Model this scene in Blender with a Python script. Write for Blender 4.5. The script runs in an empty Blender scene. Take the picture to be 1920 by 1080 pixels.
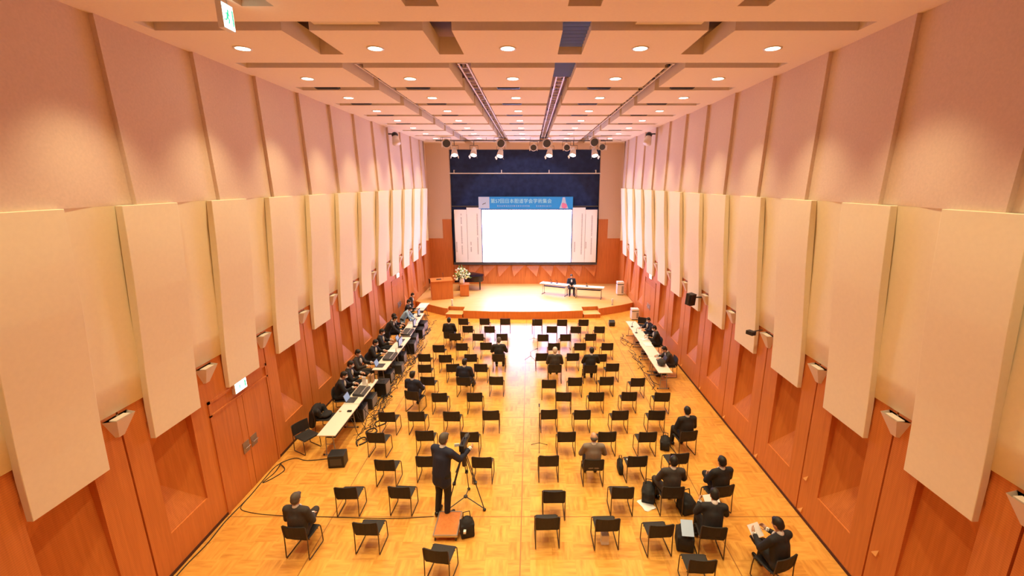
import bpy, bmesh, math, random
from mathutils import Vector, Matrix, Euler, Quaternion
rnd = random.Random(7)
PI = math.pi
C = bpy.context.scene.collection
S = bpy.context.scene

# ------------------------------------------------------------------ camera, world, exposure
cam = bpy.data.objects.new('camera', bpy.data.cameras.new('camera'))
C.objects.link(cam); S.camera = cam
cam.data.sensor_width = 36.0
cam.data.lens = 812.14 / 1920 * 36.0
cam.data.shift_x = -(994.1 - 960) / 1920
cam.data.shift_y = (539.3 - 540) / 1920
cam.data.clip_end = 200
cam.location = (0, 0, 7.4)
cam.rotation_euler = (PI / 2 - 0.2381, 0, 0)
W = bpy.data.worlds.new('world'); S.world = W; W.use_nodes = True
W.node_tree.nodes['Background'].inputs[0].default_value = (1.0, 0.75, 0.55, 1)
W.node_tree.nodes['Background'].inputs[1].default_value = 0.02
S.view_settings.view_transform = 'Standard'
S.view_settings.look = 'None'
S.view_settings.exposure = 0.2
S.view_settings.gamma = 1.0
S.view_settings.use_curve_mapping = False
try:
    S.cycles.max_bounces = 8; S.cycles.diffuse_bounces = 5; S.cycles.glossy_bounces = 3
    S.cycles.sample_clamp_indirect = 6.0
except Exception: pass

WARM = (1.0, 0.84, 0.48)
HOUSE_W = 430.0
XC = -0.38
DLX = [-0.43 + 2.54 * j for j in range(-2, 3)]
DLY = [9.15 + 2.487 * i for i in range(-2, 8)]
def spot(name, loc, tgt, energy, col, size=150, blend=0.6, rad=0.12):
    l = bpy.data.lights.new(name, 'SPOT'); l.energy = energy; l.color = col
    l.spot_size = math.radians(size); l.spot_blend = blend; l.shadow_soft_size = rad
    o = bpy.data.objects.new(name, l); C.objects.link(o); o.location = loc
    o.rotation_euler = (Vector(tgt) - Vector(loc)).to_track_quat('-Z', 'Y').to_euler()
    return o
# stage spotlights' light (the fixtures hang on the battens, built below)
SPOTS = [(-4.82, 9.48), (-4.35, 9.04), (-3.22, 9.04), (-1.77, 9.48), (-1.69, 8.98), (0.21, 9.25), (0.88, 9.48), (1.13, 9.01), (2.08, 9.25), (2.48, 9.04), (3.59, 9.54), (3.67, 9.01), (4.06, 9.28)]
for i, (x, z) in enumerate(SPOTS):
    if i % 2 == 1:
        spot('stage_spot_light', (x, 26.25, z - 0.42), (x * 0.75 - .1, 26.6, 0.45), 260, (1.0, 0.90, 0.76), 62, 0.7, 0.08)
spot('board_fill_light', (-.3, 13.0, 9.3), (-.3, 29.5, 4.4), 2600, (0.80, 0.82, 1.0), 33, 0.2, 0.08)  # added cool fill from an unseen source, whitens boards and banner

# ------------------------------------------------------------------ materials
def mat(name, col, rough=0.6, metal=0.0, spec=0.5, emit=None, es=0.0, noise=0.0, nscale=8.0, bump=0.0, bscale=60.0):
    m = bpy.data.materials.new(name); m.use_nodes = True
    nt = m.node_tree; b = nt.nodes['Principled BSDF']
    b.inputs['Base Color'].default_value = (*col, 1); b.inputs['Roughness'].default_value = rough
    b.inputs['Metallic'].default_value = metal
    b.inputs['Specular IOR Level'].default_value = spec
    if emit: b.inputs['Emission Color'].default_value = (*emit, 1); b.inputs['Emission Strength'].default_value = es
    if noise or bump:
        tc = nt.nodes.new('ShaderNodeTexCoord')
    if noise:
        n = nt.nodes.new('ShaderNodeTexNoise'); n.inputs['Scale'].default_value = nscale; n.inputs['Detail'].default_value = 4
        nt.links.new(tc.outputs['Object'], n.inputs['Vector'])
        r = nt.nodes.new('ShaderNodeMapRange'); r.inputs[3].default_value = 1 - noise; r.inputs[4].default_value = 1 + noise
        r.inputs[1].default_value = .25; r.inputs[2].default_value = .75
        nt.links.new(n.outputs['Fac'], r.inputs[0])
        mx = nt.nodes.new('ShaderNodeVectorMath'); mx.operation = 'SCALE'; mx.inputs[0].default_value = col
        nt.links.new(r.outputs[0], mx.inputs['Scale']); nt.links.new(mx.outputs[0], b.inputs['Base Color'])
    if bump:
        n2 = nt.nodes.new('ShaderNodeTexNoise'); n2.inputs['Scale'].default_value = bscale
        nt.links.new(tc.outputs['Object'], n2.inputs['Vector'])
        bp = nt.nodes.new('ShaderNodeBump'); bp.inputs['Strength'].default_value = bump; bp.inputs['Distance'].default_value = 0.01
        nt.links.new(n2.outputs['Fac'], bp.inputs['Height']); nt.links.new(bp.outputs[0], b.inputs['Normal'])
    return m

def wood(name, c1, c2, rough=0.45, stretch=(6, 6, .35), perf=0.0):
    m = bpy.data.materials.new(name); m.use_nodes = True
    nt = m.node_tree; b = nt.nodes['Principled BSDF']; b.inputs['Roughness'].default_value = rough
    tc = nt.nodes.new('ShaderNodeTexCoord'); mp = nt.nodes.new('ShaderNodeMapping'); mp.inputs['Scale'].default_value = stretch
    n = nt.nodes.new('ShaderNodeTexNoise'); n.inputs['Scale'].default_value = 3; n.inputs['Detail'].default_value = 6; n.inputs['Distortion'].default_value = .6
    cr = nt.nodes.new('ShaderNodeValToRGB'); cr.color_ramp.elements[0].position = .3; cr.color_ramp.elements[1].position = .7
    cr.color_ramp.elements[0].color = (*c1, 1); cr.color_ramp.elements[1].color = (*c2, 1)
    L = nt.links.new
    L(tc.outputs['Object'], mp.inputs[0]); L(mp.outputs[0], n.inputs['Vector']); L(n.outputs['Fac'], cr.inputs[0])
    if perf:   # fine horizontal ribs of the acoustic veneer
        w = nt.nodes.new('ShaderNodeTexWave'); w.bands_direction = 'Z'; w.inputs['Scale'].default_value = 9; 
        L(tc.outputs['Object'], w.inputs['Vector'])
        mr = nt.nodes.new('ShaderNodeMapRange'); mr.inputs[3].default_value = 1 - perf; mr.inputs[4].default_value = 1
        L(w.outputs['Fac'], mr.inputs[0])
        v = nt.nodes.new('ShaderNodeVectorMath'); v.operation = 'SCALE'
        L(cr.outputs[0], v.inputs[0]); L(mr.outputs[0], v.inputs['Scale']); L(v.outputs[0], b.inputs['Base Color'])
    else: L(cr.outputs[0], b.inputs['Base Color'])
    return m

def parquet():
    m = bpy.data.materials.new('parquet'); m.use_nodes = True
    nt = m.node_tree; b = nt.nodes['Principled BSDF']; L = nt.links.new
    tc = nt.nodes.new('ShaderNodeTexCoord')
    ck = nt.nodes.new('ShaderNodeTexChecker'); ck.inputs['Scale'].default_value = 1 / 0.45
    ck.inputs[1].default_value = (0, 0, 0, 1); ck.inputs[2].default_value = (1, 1, 1, 1)
    L(tc.outputs['Object'], ck.inputs['Vector'])
    outs = []
    for sc in ((2.2, 12, 1), (12, 2.2, 1)):
        mp = nt.nodes.new('ShaderNodeMapping'); mp.inputs['Scale'].default_value = sc
        n = nt.nodes.new('ShaderNodeTexNoise'); n.inputs['Scale'].default_value = 1; n.inputs['Detail'].default_value = 3
        L(tc.outputs['Object'], mp.inputs[0]); L(mp.outputs[0], n.inputs['Vector']); outs.append(n.outputs['Fac'])
    mx = nt.nodes.new('ShaderNodeMix'); mx.data_type = 'FLOAT'
    L(ck.outputs['Fac'], mx.inputs[0]); L(outs[0], mx.inputs[2]); L(outs[1], mx.inputs[3])
    # tone of each tile differs
    sn = nt.nodes.new('ShaderNodeVectorMath'); sn.operation = 'SNAP'; sn.inputs[1].default_value = (.45, .45, .45)
    L(tc.outputs['Object'], sn.inputs[0])
    wn = nt.nodes.new('ShaderNodeTexWhiteNoise'); L(sn.outputs[0], wn.inputs['Vector'])
    ad = nt.nodes.new('ShaderNodeMath'); ad.operation = 'MULTIPLY_ADD'; ad.inputs[1].default_value = .22
    L(wn.outputs['Value'], ad.inputs[0]); L(mx.outputs[0], ad.inputs[2])
    bn = nt.nodes.new('ShaderNodeTexNoise'); bn.inputs['Scale'].default_value = .55
    L(tc.outputs['Object'], bn.inputs['Vector'])
    ad2 = nt.nodes.new('ShaderNodeMath'); ad2.operation = 'MULTIPLY_ADD'; ad2.inputs[1].default_value = .3
    L(bn.outputs['Fac'], ad2.inputs[0]); L(ad.outputs[0], ad2.inputs[2])
    cr = nt.nodes.new('ShaderNodeValToRGB'); cr.color_ramp.elements[0].position = .45; cr.color_ramp.elements[1].position = 1.0
    cr.color_ramp.elements[0].color = FLOOR1; cr.color_ramp.elements[1].color = FLOOR2
    L(ad2.outputs[0], cr.inputs[0])
    # the wide joints between floor fields every 4.3 m
    br = nt.nodes.new('ShaderNodeTexBrick'); br.offset = 0; br.inputs['Scale'].default_value = 1
    br.inputs['Brick Width'].default_value = 4.3; br.inputs['Row Height'].default_value = 4.3; br.inputs['Mortar Size'].default_value = .012
    mp2 = nt.nodes.new('ShaderNodeMapping'); mp2.inputs['Location'].default_value = (.2 + 4.3, .24, 0)
    L(tc.outputs['Object'], mp2.inputs[0]); L(mp2.outputs[0], br.inputs['Vector'])
    m2 = nt.nodes.new('ShaderNodeMix'); m2.data_type = 'RGBA'; m2.inputs[7].default_value = (.42, .17, .04, 1)
    L(br.outputs['Fac'], m2.inputs[0]); L(cr.outputs[0], m2.inputs[6]); L(m2.outputs[2], b.inputs['Base Color'])
    b.inputs['Roughness'].default_value = .32
    b.inputs['Specular IOR Level'].default_value = .55
    return m
FLOOR1 = (.60, .235, .035, 1); FLOOR2 = (.93, .48, .10, 1)

M = {}
M['floor'] = parquet()
M['wood'] = wood('wood_veneer', (.64, .20, .042), (.75, .255, .058), .42, perf=.12)
M['wood_plain'] = wood('wood_plain', (.56, .17, .040), (.68, .225, .055), .4)
M['stage_floor'] = wood('stage_floor', (.66, .37, .12), (.82, .50, .20), .42, (.4, 8, 1))
M['plaster'] = mat('plaster', (.73, .56, .44), .85, noise=.05, nscale=25, bump=.15, bscale=90)
M['panel'] = mat('acoustic_panel_fabric', (.92, .84, .60), .8, noise=.02, nscale=14)
M['panel_side'] = M['panel']
M['ceiling'] = mat('ceiling_paint', (.92, .80, .62), .9, noise=.02, nscale=20)
M['plenum'] = mat('plenum_paint', (.42, .30, .26), .9)
M['navy'] = mat('navy_curtain', (.016, .034, .11), .9, noise=.35, nscale=3)
M['black'] = mat('black_plastic', (.012, .012, .014), .5)
M['chair_black'] = mat('chair_upholstery', (.022, .018, .018), .7, noise=.2, nscale=40)
M['chrome'] = mat('dark_chrome', (.10, .075, .06), .35, .7)
M['white'] = mat('white_plastic', (.82, .80, .78), .5)
M['table'] = mat('white_laminate', (.86, .80, .70), .4)
M['grey'] = mat('grey_metal', (.35, .34, .34), .5, .3)
M['dgrey'] = mat('dark_grey_metal', (.07, .07, .075), .5, .3)
M['cream'] = mat('cream_metal', (.80, .70, .58), .5)
M['lens'] = mat('lamp_lens', (1, .9, .7), .4, emit=(1.0, .86, .62), es=14.0)
M['lens_white'] = mat('spot_lens', (1, 1, 1), .4, emit=(1.0, .95, .88), es=4.0)
M['screen'] = mat('projected_image', (.9, .9, .9), .6, emit=(.46, .46, 1.0), es=14.0)
M['paper'] = mat('paper_white', (.88, .87, .90), .8, emit=(1, 1, 1), es=0.0)
M['ink'] = mat('ink_grey', (.16, .15, .18), .8)
M['banner'] = mat('banner_blue', (.02, .33, .90), .7)
M['banner_pale'] = mat('banner_pale_blue', (.50, .62, .85), .7)
M['banner_text'] = mat('banner_text', (.45, .92, 1.0), .7)
M['pink'] = mat('emblem_pink', (.72, .22, .45), .7)
M['exit'] = mat('exit_sign_face', (.8, 1, .9), .5, emit=(.80, 1.0, .90), es=4)
M['exit_green'] = mat('exit_sign_green', (.02, .45, .2), .5, emit=(.05, .75, .35), es=.8)
M['blue_reflection'] = mat('blue_reflection_louvre', (.22, .36, .95), .35, .0)  # screen's blue reflected in polished metal, put into the base colour
M['skin'] = mat('skin', (.62, .34, .22), .55)
M['hair'] = mat('black_hair', (.012, .009, .008), .6)
M['hair_grey'] = mat('grey_hair', (.10, .08, .065), .7)
M['hair_white'] = mat('white_hair', (.62, .55, .50), .7)
M['suit'] = mat('black_suit', (.016, .015, .018), .8, noise=.15, nscale=30)
M['suit2'] = mat('charcoal_suit', (.045, .038, .036), .85, noise=.15, nscale=30)
M['suit_navy'] = mat('navy_suit', (.014, .018, .045), .8)
M['suit_grey'] = mat('grey_jacket', (.22, .17, .14), .85)
M['shirt'] = mat('white_shirt', (.80, .78, .78), .8)
M['shirt_blue'] = mat('pale_blue_shirt', (.30, .50, .75), .8)
M['mask'] = mat('face_mask_white', (.82, .84, .90), .8)
M['shoe'] = mat('black_shoe', (.01, .009, .009), .35)
M['leaf'] = mat('leaf_green', (.10, .28, .05), .6)
M['petal'] = mat('petal_cream', (.85, .85, .50), .7)
M['petal_w'] = mat('petal_white', (.9, .9, .82), .7)
M['piano'] = mat('piano_lacquer', (.008, .008, .012), .12)
M['cable'] = mat('black_cable', (.02, .018, .018), .6)
M['laptop_screen'] = mat('laptop_screen', (.1, .1, .12), .3, emit=(.5, .6, .8), es=.5)
M['dark_line'] = mat('dark_joint', (.10, .03, .012), .9)
M['brownbox'] = mat('brown_card', (.45, .27, .12), .8)
M['wood_light'] = mat('pale_wood', (.90, .45, .14), .4)
M['leaflet_blue'] = mat('pale_blue_paper', (.50, .66, .95), .7)
M['steel'] = mat('brushed_steel', (.45, .38, .32), .35, .8)

# ------------------------------------------------------------------ mesh helpers
class MB:
    def __init__(s): s.v = []; s.f = []
    def add(s, vs, fs):
        o = len(s.v); s.v += [tuple(v) for v in vs]; s.f += [tuple(i + o for i in f) for f in fs]; return s
    def box(s, c, d, rz=0.0, rx=0.0, ry=0.0):
        h = [x / 2 for x in d]; R = Euler((rx, ry, rz)).to_matrix(); c = Vector(c)
        vs = [c + R @ Vector((sx * h[0], sy * h[1], sz * h[2])) for sx in (-1, 1) for sy in (-1, 1) for sz in (-1, 1)]
        return s.add(vs, [(0, 1, 3, 2), (4, 6, 7, 5), (0, 4, 5, 1), (2, 3, 7, 6), (0, 2, 6, 4), (1, 5, 7, 3)])
    def bb(s, x0, x1, y0, y1, z0, z1): return s.box(((x0 + x1) / 2, (y0 + y1) / 2, (z0 + z1) / 2), (abs(x1 - x0), abs(y1 - y0), abs(z1 - z0)))
    def prism(s, poly, z0, z1):
        n = len(poly); vs = [(x, y, z0) for x, y in poly] + [(x, y, z1) for x, y in poly]
        fs = [tuple(range(n))[::-1], tuple(range(n, 2 * n))] + [(i, (i + 1) % n, n + (i + 1) % n, n + i) for i in range(n)]
        return s.add(vs, fs)
    def rings(s, rs, cap=True):
        n = len(rs[0]); o = len(s.v); fs = []
        for k in range(len(rs) - 1):
            for i in range(n): fs.append((k * n + i, k * n + (i + 1) % n, (k + 1) * n + (i + 1) % n, (k + 1) * n + i))
        if cap: fs += [tuple(range(n))[::-1], tuple((len(rs) - 1) * n + i for i in range(n))]
        return s.add([v for r in rs for v in r], fs)
    def cone(s, a, b, ra, rb, n=10):
        a = Vector(a); b = Vector(b); d = (b - a).normalized(); u = d.orthogonal().normalized(); w = d.cross(u)
        R = lambda c, r: [c + (u * math.cos(2 * PI * i / n) + w * math.sin(2 * PI * i / n)) * r for i in range(n)]
        return s.rings([R(a, ra), R(b, rb)])
    def tube(s, pts, r, n=8, closed=False):
        pts = [Vector(p) for p in pts]; rs = []; u = None
        for i, p in enumerate(pts):
            a = pts[i - 1] if i else (pts[-1] if closed else p); b = pts[(i + 1) % len(pts)] if (i < len(pts) - 1 or closed) else p
            d = (b - a).normalized()
            if u is None: u = d.orthogonal().normalized()
            u = (u - d * u.dot(d)); u = u.normalized() if u.length > 1e-4 else d.orthogonal().normalized()
            w = d.cross(u); rs.append([p + (u * math.cos(2 * PI * k / n) + w * math.sin(2 * PI * k / n)) * r for k in range(n)])
        if closed: rs.append(rs[0])
        return s.rings(rs, not closed)
    def lathe(s, c, prof, n=16):
        c = Vector(c)
        return s.rings([[c + Vector((r * math.cos(2 * PI * i / n), r * math.sin(2 * PI * i / n), z)) for i in range(n)] for r, z in prof])
    def ell(s, c, r, R=None, n=12, m=8):
        c = Vector(c); R = R or Matrix.Identity(3); rs = []
        for k in range(m + 1):
            t = PI * (k / m); t = min(max(t, .06), PI - .06)
            rs.append([c + R @ Vector((r[0] * math.sin(t) * math.cos(2 * PI * i / n), r[1] * math.sin(t) * math.sin(2 * PI * i / n), -r[2] * math.cos(t))) for i in range(n)])
        return s.rings(rs)
    def cap(s, a, b, ra, rb, n=12):
        """tapered capsule"""
        a = Vector(a); b = Vector(b); d = (b - a).normalized(); u = d.orthogonal().normalized(); w = d.cross(u); rs = []
        for t in (-80, -50, -20, 0): 
            t = math.radians(t); rs.append((a + d * ra * math.sin(t), ra * math.cos(t)))
        for t in (0, 20, 50, 80):
            t = math.radians(t); rs.append((b + d * rb * math.sin(t), rb * math.cos(t)))
        return s.rings([[c + (u * math.cos(2 * PI * i / n) + w * math.sin(2 * PI * i / n)) * r for i in range(n)] for c, r in rs])
    def build(s, name, m, parent=None, smooth=False, bevel=0, loc=None, rz=0):
        me = bpy.data.meshes.new(name); me.from_pydata(s.v, [], s.f); me.update()
        bm = bmesh.new(); bm.from_mesh(me); bmesh.ops.recalc_face_normals(bm, faces=bm.faces)
        bm.to_mesh(me); bm.free()
        me.materials.append(M[m] if isinstance(m, str) else m)
        if smooth:
            for p in me.polygons: p.use_smooth = True
        o = bpy.data.objects.new(name, me); C.objects.link(o)
        if parent: o.parent = parent
        if loc: o.location = loc
        o.rotation_euler.z = rz
        if bevel:
            b = o.modifiers.new('bevel', 'BEVEL'); b.width = bevel; b.segments = 2; b.limit_method = 'ANGLE'
        return o

def remeshed(mb, name, m, parent, voxel=.02, smooth=3):
    me = bpy.data.meshes.new(name); me.from_pydata(mb.v, [], mb.f)
    bm = bmesh.new(); bm.from_mesh(me); bmesh.ops.recalc_face_normals(bm, faces=bm.faces); bm.to_mesh(me); bm.free()
    t = bpy.data.objects.new('tmp', me); C.objects.link(t)
    r = t.modifiers.new('r', 'REMESH'); r.mode = 'VOXEL'; r.voxel_size = voxel; r.use_smooth_shade = True
    k = t.modifiers.new('s', 'SMOOTH'); k.iterations = smooth; k.factor = .5
    dg = bpy.context.evaluated_depsgraph_get()
    nm = bpy.data.meshes.new_from_object(t.evaluated_get(dg))
    C.objects.unlink(t); bpy.data.objects.remove(t); nm.name = name
    nm.materials.clear(); nm.materials.append(M[m])
    for p in nm.polygons: p.use_smooth = True
    o = bpy.data.objects.new(name, nm); C.objects.link(o)
    if parent: o.parent = parent
    return o

def join_into(o, mb):
    bm = bmesh.new(); bm.from_mesh(o.data)
    me = bpy.data.meshes.new('t'); me.from_pydata(mb.v, [], mb.f); b2 = bmesh.new(); b2.from_mesh(me)
    bmesh.ops.recalc_face_normals(b2, faces=b2.faces); b2.to_mesh(me); b2.free()
    bm.from_mesh(me)
    for f in bm.faces: f.smooth = True
    bm.to_mesh(o.data); bm.free(); bpy.data.meshes.remove(me)

def thing(name, label, cat, loc=(0, 0, 0), rz=0.0, group=None):
    o = bpy.data.objects.new(name, None); C.objects.link(o); o.location = loc; o.rotation_euler = (0, 0, rz)
    o.empty_display_size = .2
    return tag(o, label, cat, group)
def tag(o, label, cat, group=None):
    o['label'] = label; o['category'] = cat
    if group: o['group'] = group
    return o
def struct(o): o['kind'] = 'structure'; return o
def dup(root, loc, rz=0.0, label=None, group=None):
    r = root.copy(); C.objects.link(r); r.location = loc; r.rotation_euler = (0, 0, rz)
    if label: r['label'] = label
    if group: r['group'] = group
    for ch in list(root.children):
        c = ch.copy(); C.objects.link(c); c.parent = r
        for g in list(ch.children):
            d = g.copy(); C.objects.link(d); d.parent = c
    return r
ORD = ['first', 'second', 'third', 'fourth', 'fifth', 'sixth', 'seventh', 'eighth', 'ninth', 'tenth', 'eleventh', 'twelfth', 'thirteenth', 'fourteenth', 'fifteenth']

# ------------------------------------------------------------------ room shell
YB = 29.8; ZC = 9.9; Y0 = -3.0
HWF = 6.54
m_ = MB(); m_.bb(-7.6, 6.9, Y0, 31, -.2, 0); struct(m_.build('floor', 'floor'))

def lerp(tab, z):
    for (z0, h0), (z1, h1) in zip(tab, tab[1:]):
        if z <= z0 and z >= z1: return h0 + (h1 - h0) * (z0 - z) / (z0 - z1)
    return tab[-1][1] if z < tab[-1][0] else tab[0][1]
PTAB = [(7.04, 6.13), (6.3, 6.17), (5.6, 6.22), (4.9, 6.29), (4.2, 6.36), (3.6, 6.405), (3.3, 6.42), (2.87, 6.44)]
WTAB = [(7.04, 6.25), (6.5, 6.31), (5.5, 6.38), (4.7, 6.42), (3.69, 6.50)]
KS = list(range(-3, 11))
YN = lambda k: 7.02 + 2.0 * k          # near edge of acoustic panel k
for side, sx in (('left', -1), ('right', 1)):
    X = lambda hw: XC + sx * hw
    YE = 28.4
    up = MB()
    # upper wall, saw-toothed: each field stands a little proud at its near end
    ys = [7.37 + 2.0 * k for k in range(-5, 11)] + [YE]
    for a, b in zip(ys, ys[1:]):
        if b > YE + .01: b = YE
        if a >= YE: break
        n0, n1 = .042, -.038
        def pt(y, z, off, base): return (X(base - off), y, z)
        q = [(a, n0), (b, n1)]
        vs = [pt(a, 7.04, n0, 6.24), pt(b, 7.04, n1, 6.24), pt(b, ZC, n1, 6.30), pt(a, ZC, n0, 6.30)]
        up.add(vs, [(0, 1, 2, 3)])
        up.add([pt(b, 7.04, n1, 6.24), pt(b, 7.04, n0, 6.24), pt(b, ZC, n0, 6.30), pt(b, ZC, n1, 6.30)], [(0, 1, 2, 3)])
        up.add([pt(a, 7.04, n0, 6.24), pt(b, 7.04, n1, 6.24), (X(6.40), b, 7.04), (X(6.40), a, 7.04)], [(0, 1, 2, 3)])
    # curved middle wall
    zz = [7.04, 6.8, 6.5, 6.2, 5.9, 5.5, 5.1, 4.7, 4.2, 3.69]
    vs = []; fs = []
    for z in zz: vs += [(X(lerp(WTAB, z)), Y0, z), (X(lerp(WTAB, z)), YE, z)]
    for i in range(len(zz) - 1): fs.append((2 * i, 2 * i + 1, 2 * i + 3, 2 * i + 2))
    n = len(vs); vs += [(X(6.85), Y0, 3.69), (X(6.85), YE, 3.69)]; fs.append((n - 2, n - 1, n + 1, n))
    up.add(vs, fs)
    up.add([(X(6.3), YE, ZC), (X(6.6), YE, ZC), (X(6.6), YE, 3.69), (X(6.3), YE, 3.69)], [(0, 1, 2, 3)])
    o = up.build('wall_' + side, 'plaster'); struct(o)
    o.data.materials.append(M['panel'])
    for p in o.data.polygons:
        if p.center.z < 7.03: p.material_index = 1; p.use_smooth = abs(p.normal.z) < .8
    # wooden lower wall with faceted niches
    wd = MB(); ln = MB(); D = .42
    def face(*ps): wd.add([(X(h), y, z) for h, y, z in ps], [tuple(range(len(ps)))])
    doors = {('left', 1): (8.42, 10.52, 2.82), ('left', 7): (21.0, 23.0, 2.6), ('right', 7): (20.6, 22.6, 2.6)}
    H = HWF; ZT = 3.69
    def plain(y0, y1, z0=0.0, z1=None):
        z1 = ZT if z1 is None else z1
        if y1 <= y0: return
        face((H, y0, z0), (H, y1, z0), (H, y1, z1), (H, y0, z1))
    def groove(y):
        g = .018
        for (h0, ya), (h1, yb) in (((H, y - g), (H + .05, y - g)), ((H + .05, y - g), (H + .05, y + g)), ((H + .05, y + g), (H, y + g))):
            face((h0, ya, 0), (h1, yb, 0), (h1, yb, ZT), (h0, ya, ZT))
    y = Y0
    for k in KS:
        a = YN(k) - .02; b = a + .97
        g1 = a - .45
        dk = doors.get((side, k))
        prev = doors.get((side, k - 1))
        start = max(y, Y0)
        if dk:
            if start < dk[0]: plain(start, dk[0])
            plain(dk[0], dk[1], dk[2], ZT)
            face((H, dk[0], 0), (H + .08, dk[0], 0), (H + .08, dk[0], dk[2]), (H, dk[0], dk[2]))
            face((H, dk[1], 0), (H + .08, dk[1], 0), (H + .08, dk[1], dk[2]), (H, dk[1], dk[2]))
            face((H, dk[0], dk[2]), (H + .08, dk[0], dk[2]), (H + .08, dk[1], dk[2]), (H, dk[1], dk[2]))
            y = dk[1]; continue
        if g1 - .018 > start: plain(start, g1 - .018); groove(g1); start = g1 + .018
        plain(start, a)
        zb, zt, zc = .82, 3.2, 2.05
        plain(a, b, 0, zb); plain(a, b, zt, ZT)
        # lip
        face((H, a, zb), (H + .03, a, zb), (H + .03, b, zb), (H, b, zb))
        A = (H + .03, a, zb); B = (H + .03, b, zb); Cc = (H + D, a, zc); Dd = (H + .16, b, zt); Ee = (H + .10, a, zt)
        face(A, B, Cc); face(B, Dd, Cc); face(Cc, Dd, Ee)
        face((H, a, zb), A, Cc, (H + D, a, zt), (H, a, zt)); face(Ee, Cc, (H + D, a, zt))
        face((H, b, zb), B, Dd, (H, b, zt)); face((H, a, zt), Ee, Dd, (H, b, zt))
        y = b
    plain(y, 28.4); plain(28.4, YB)
    wd.add([(X(H + .6), Y0, 0), (X(H + .6), YB, 0), (X(H + .6), YB, ZT), (X(H + .6), Y0, ZT)], [(0, 1, 2, 3)])
    o = wd.build('wall_%s_wood' % side, 'wood'); struct(o)
    # white wall beyond the curved one, to the stage
    al = MB(); al.add([(X(H), YE, ZT), (X(H), YB, ZT), (X(H), YB, ZC), (X(H), YE, ZC)], [(0, 1, 2, 3)])
    struct(al.build('wall_%s_stage_bay' % side, 'plaster'))
    sk = MB()
    segs = [(Y0, 30)]
    for (s2, k), d in doors.items():
        if s2 == side: segs = [t for s0, s1 in segs for t in (((s0, d[0]), (d[1], s1)) if s0 < d[0] < s1 else ((s0, s1),))]
    for s0, s1 in segs: sk.bb(X(H - .012), X(H + .01), s0, min(s1, YB), 0, .07)
    struct(sk.build('baseboard_' + side, 'dark_line'))
    # acoustic panels
    for k in range(-2, 11):
        y0 = YN(k); y1 = y0 + 1.12
        if k == -2: y1 = y0 + 1.12
        mb = MB(); fr = [(X(lerp(PTAB, z)), z) for z, h in PTAB]; bk = [(X(6.245), 7.04), (X(6.52), 3.5), (X(6.535), 2.87)]
        prof = fr + bk[::-1]; nn = len(prof)
        vs = [(x, y0, z) for x, z in prof] + [(x, y1, z) for x, z in prof]
        fs = [tuple(range(nn)), tuple(range(nn, 2 * nn))] + [(i, (i + 1) % nn, nn + (i + 1) % nn, nn + i) for i in range(nn)]
        mb.add(vs, fs); kk = k + 2
        near = ['nearest the camera, cut by the picture edge', 'second from the camera'][kk] if kk < 2 else ORD[kk] + ' from the camera'
        if kk == 12: near = 'last one before the stage'
        tag(mb.build('acoustic_panel', 'panel', bevel=.008), 'curved cream acoustic panel on the %s wall, %s' % (side, near), 'wall panel', 'curved acoustic panels on the side walls')
    # sconces between the panels
    for i, k in enumerate(range(-1, 11)):
        yc = YN(k) - .52
        if (side, k) in (('left', 7), ('right', 7)): pass
        t = thing('wall_sconce', 'cream wedge-shaped wall sconce on the %s wall under the gap, %s from the camera' % (side, ORD[i]), 'wall lamp', (X(H), yc, 3.26), 0, 'wedge sconces along the side walls')
        mb = MB(); s_ = -sx
        vs = [(0, -.22, .36), (0, .22, .36), (s_ * .20, .17, .36), (s_ * .20, -.17, .36), (0, -.07, 0), (0, .07, 0), (s_ * .05, .05, 0), (s_ * .05, -.05, 0)]
        mb.add(vs, [(4, 5, 6, 7), (0, 4, 7, 3), (1, 2, 6, 5), (3, 7, 6, 2), (0, 1, 5, 4)])
        mb.build('shade', 'cream', t)
        mb = MB(); mb.box((s_ * .09, 0, .34), (.12, .26, .02)); mb.build('lamp_tray', 'cream', t)
    # little triangular aisle lights low in the wood
    cnt = 0
    for k in range(0, 9):
        if (side, k) in doors or (side, k - 1) in doors: continue
        yc = YN(k) - .62
        mb = MB(); s_ = -sx
        for zc_ in ((.95, .14) if side == 'right' and k < 2 else (.14,)):
            mb.add([(X(H + .0), yc - .06, zc_), (X(H), yc + .06, zc_), (X(H), yc - .06, zc_ + .13), (X(H - .035), yc - .06, zc_), (X(H - .035), yc + .05, zc_)], [(0, 1, 4, 3), (0, 3, 2), (3, 4, 2), (1, 2, 4), (0, 2, 1)])
        tag(mb.build('aisle_light', 'wood_light'), 'small triangular aisle light low on the %s wooden wall, %s from the camera' % (side, ORD[cnt]), 'light', 'triangular aisle lights'); cnt += 1

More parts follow.
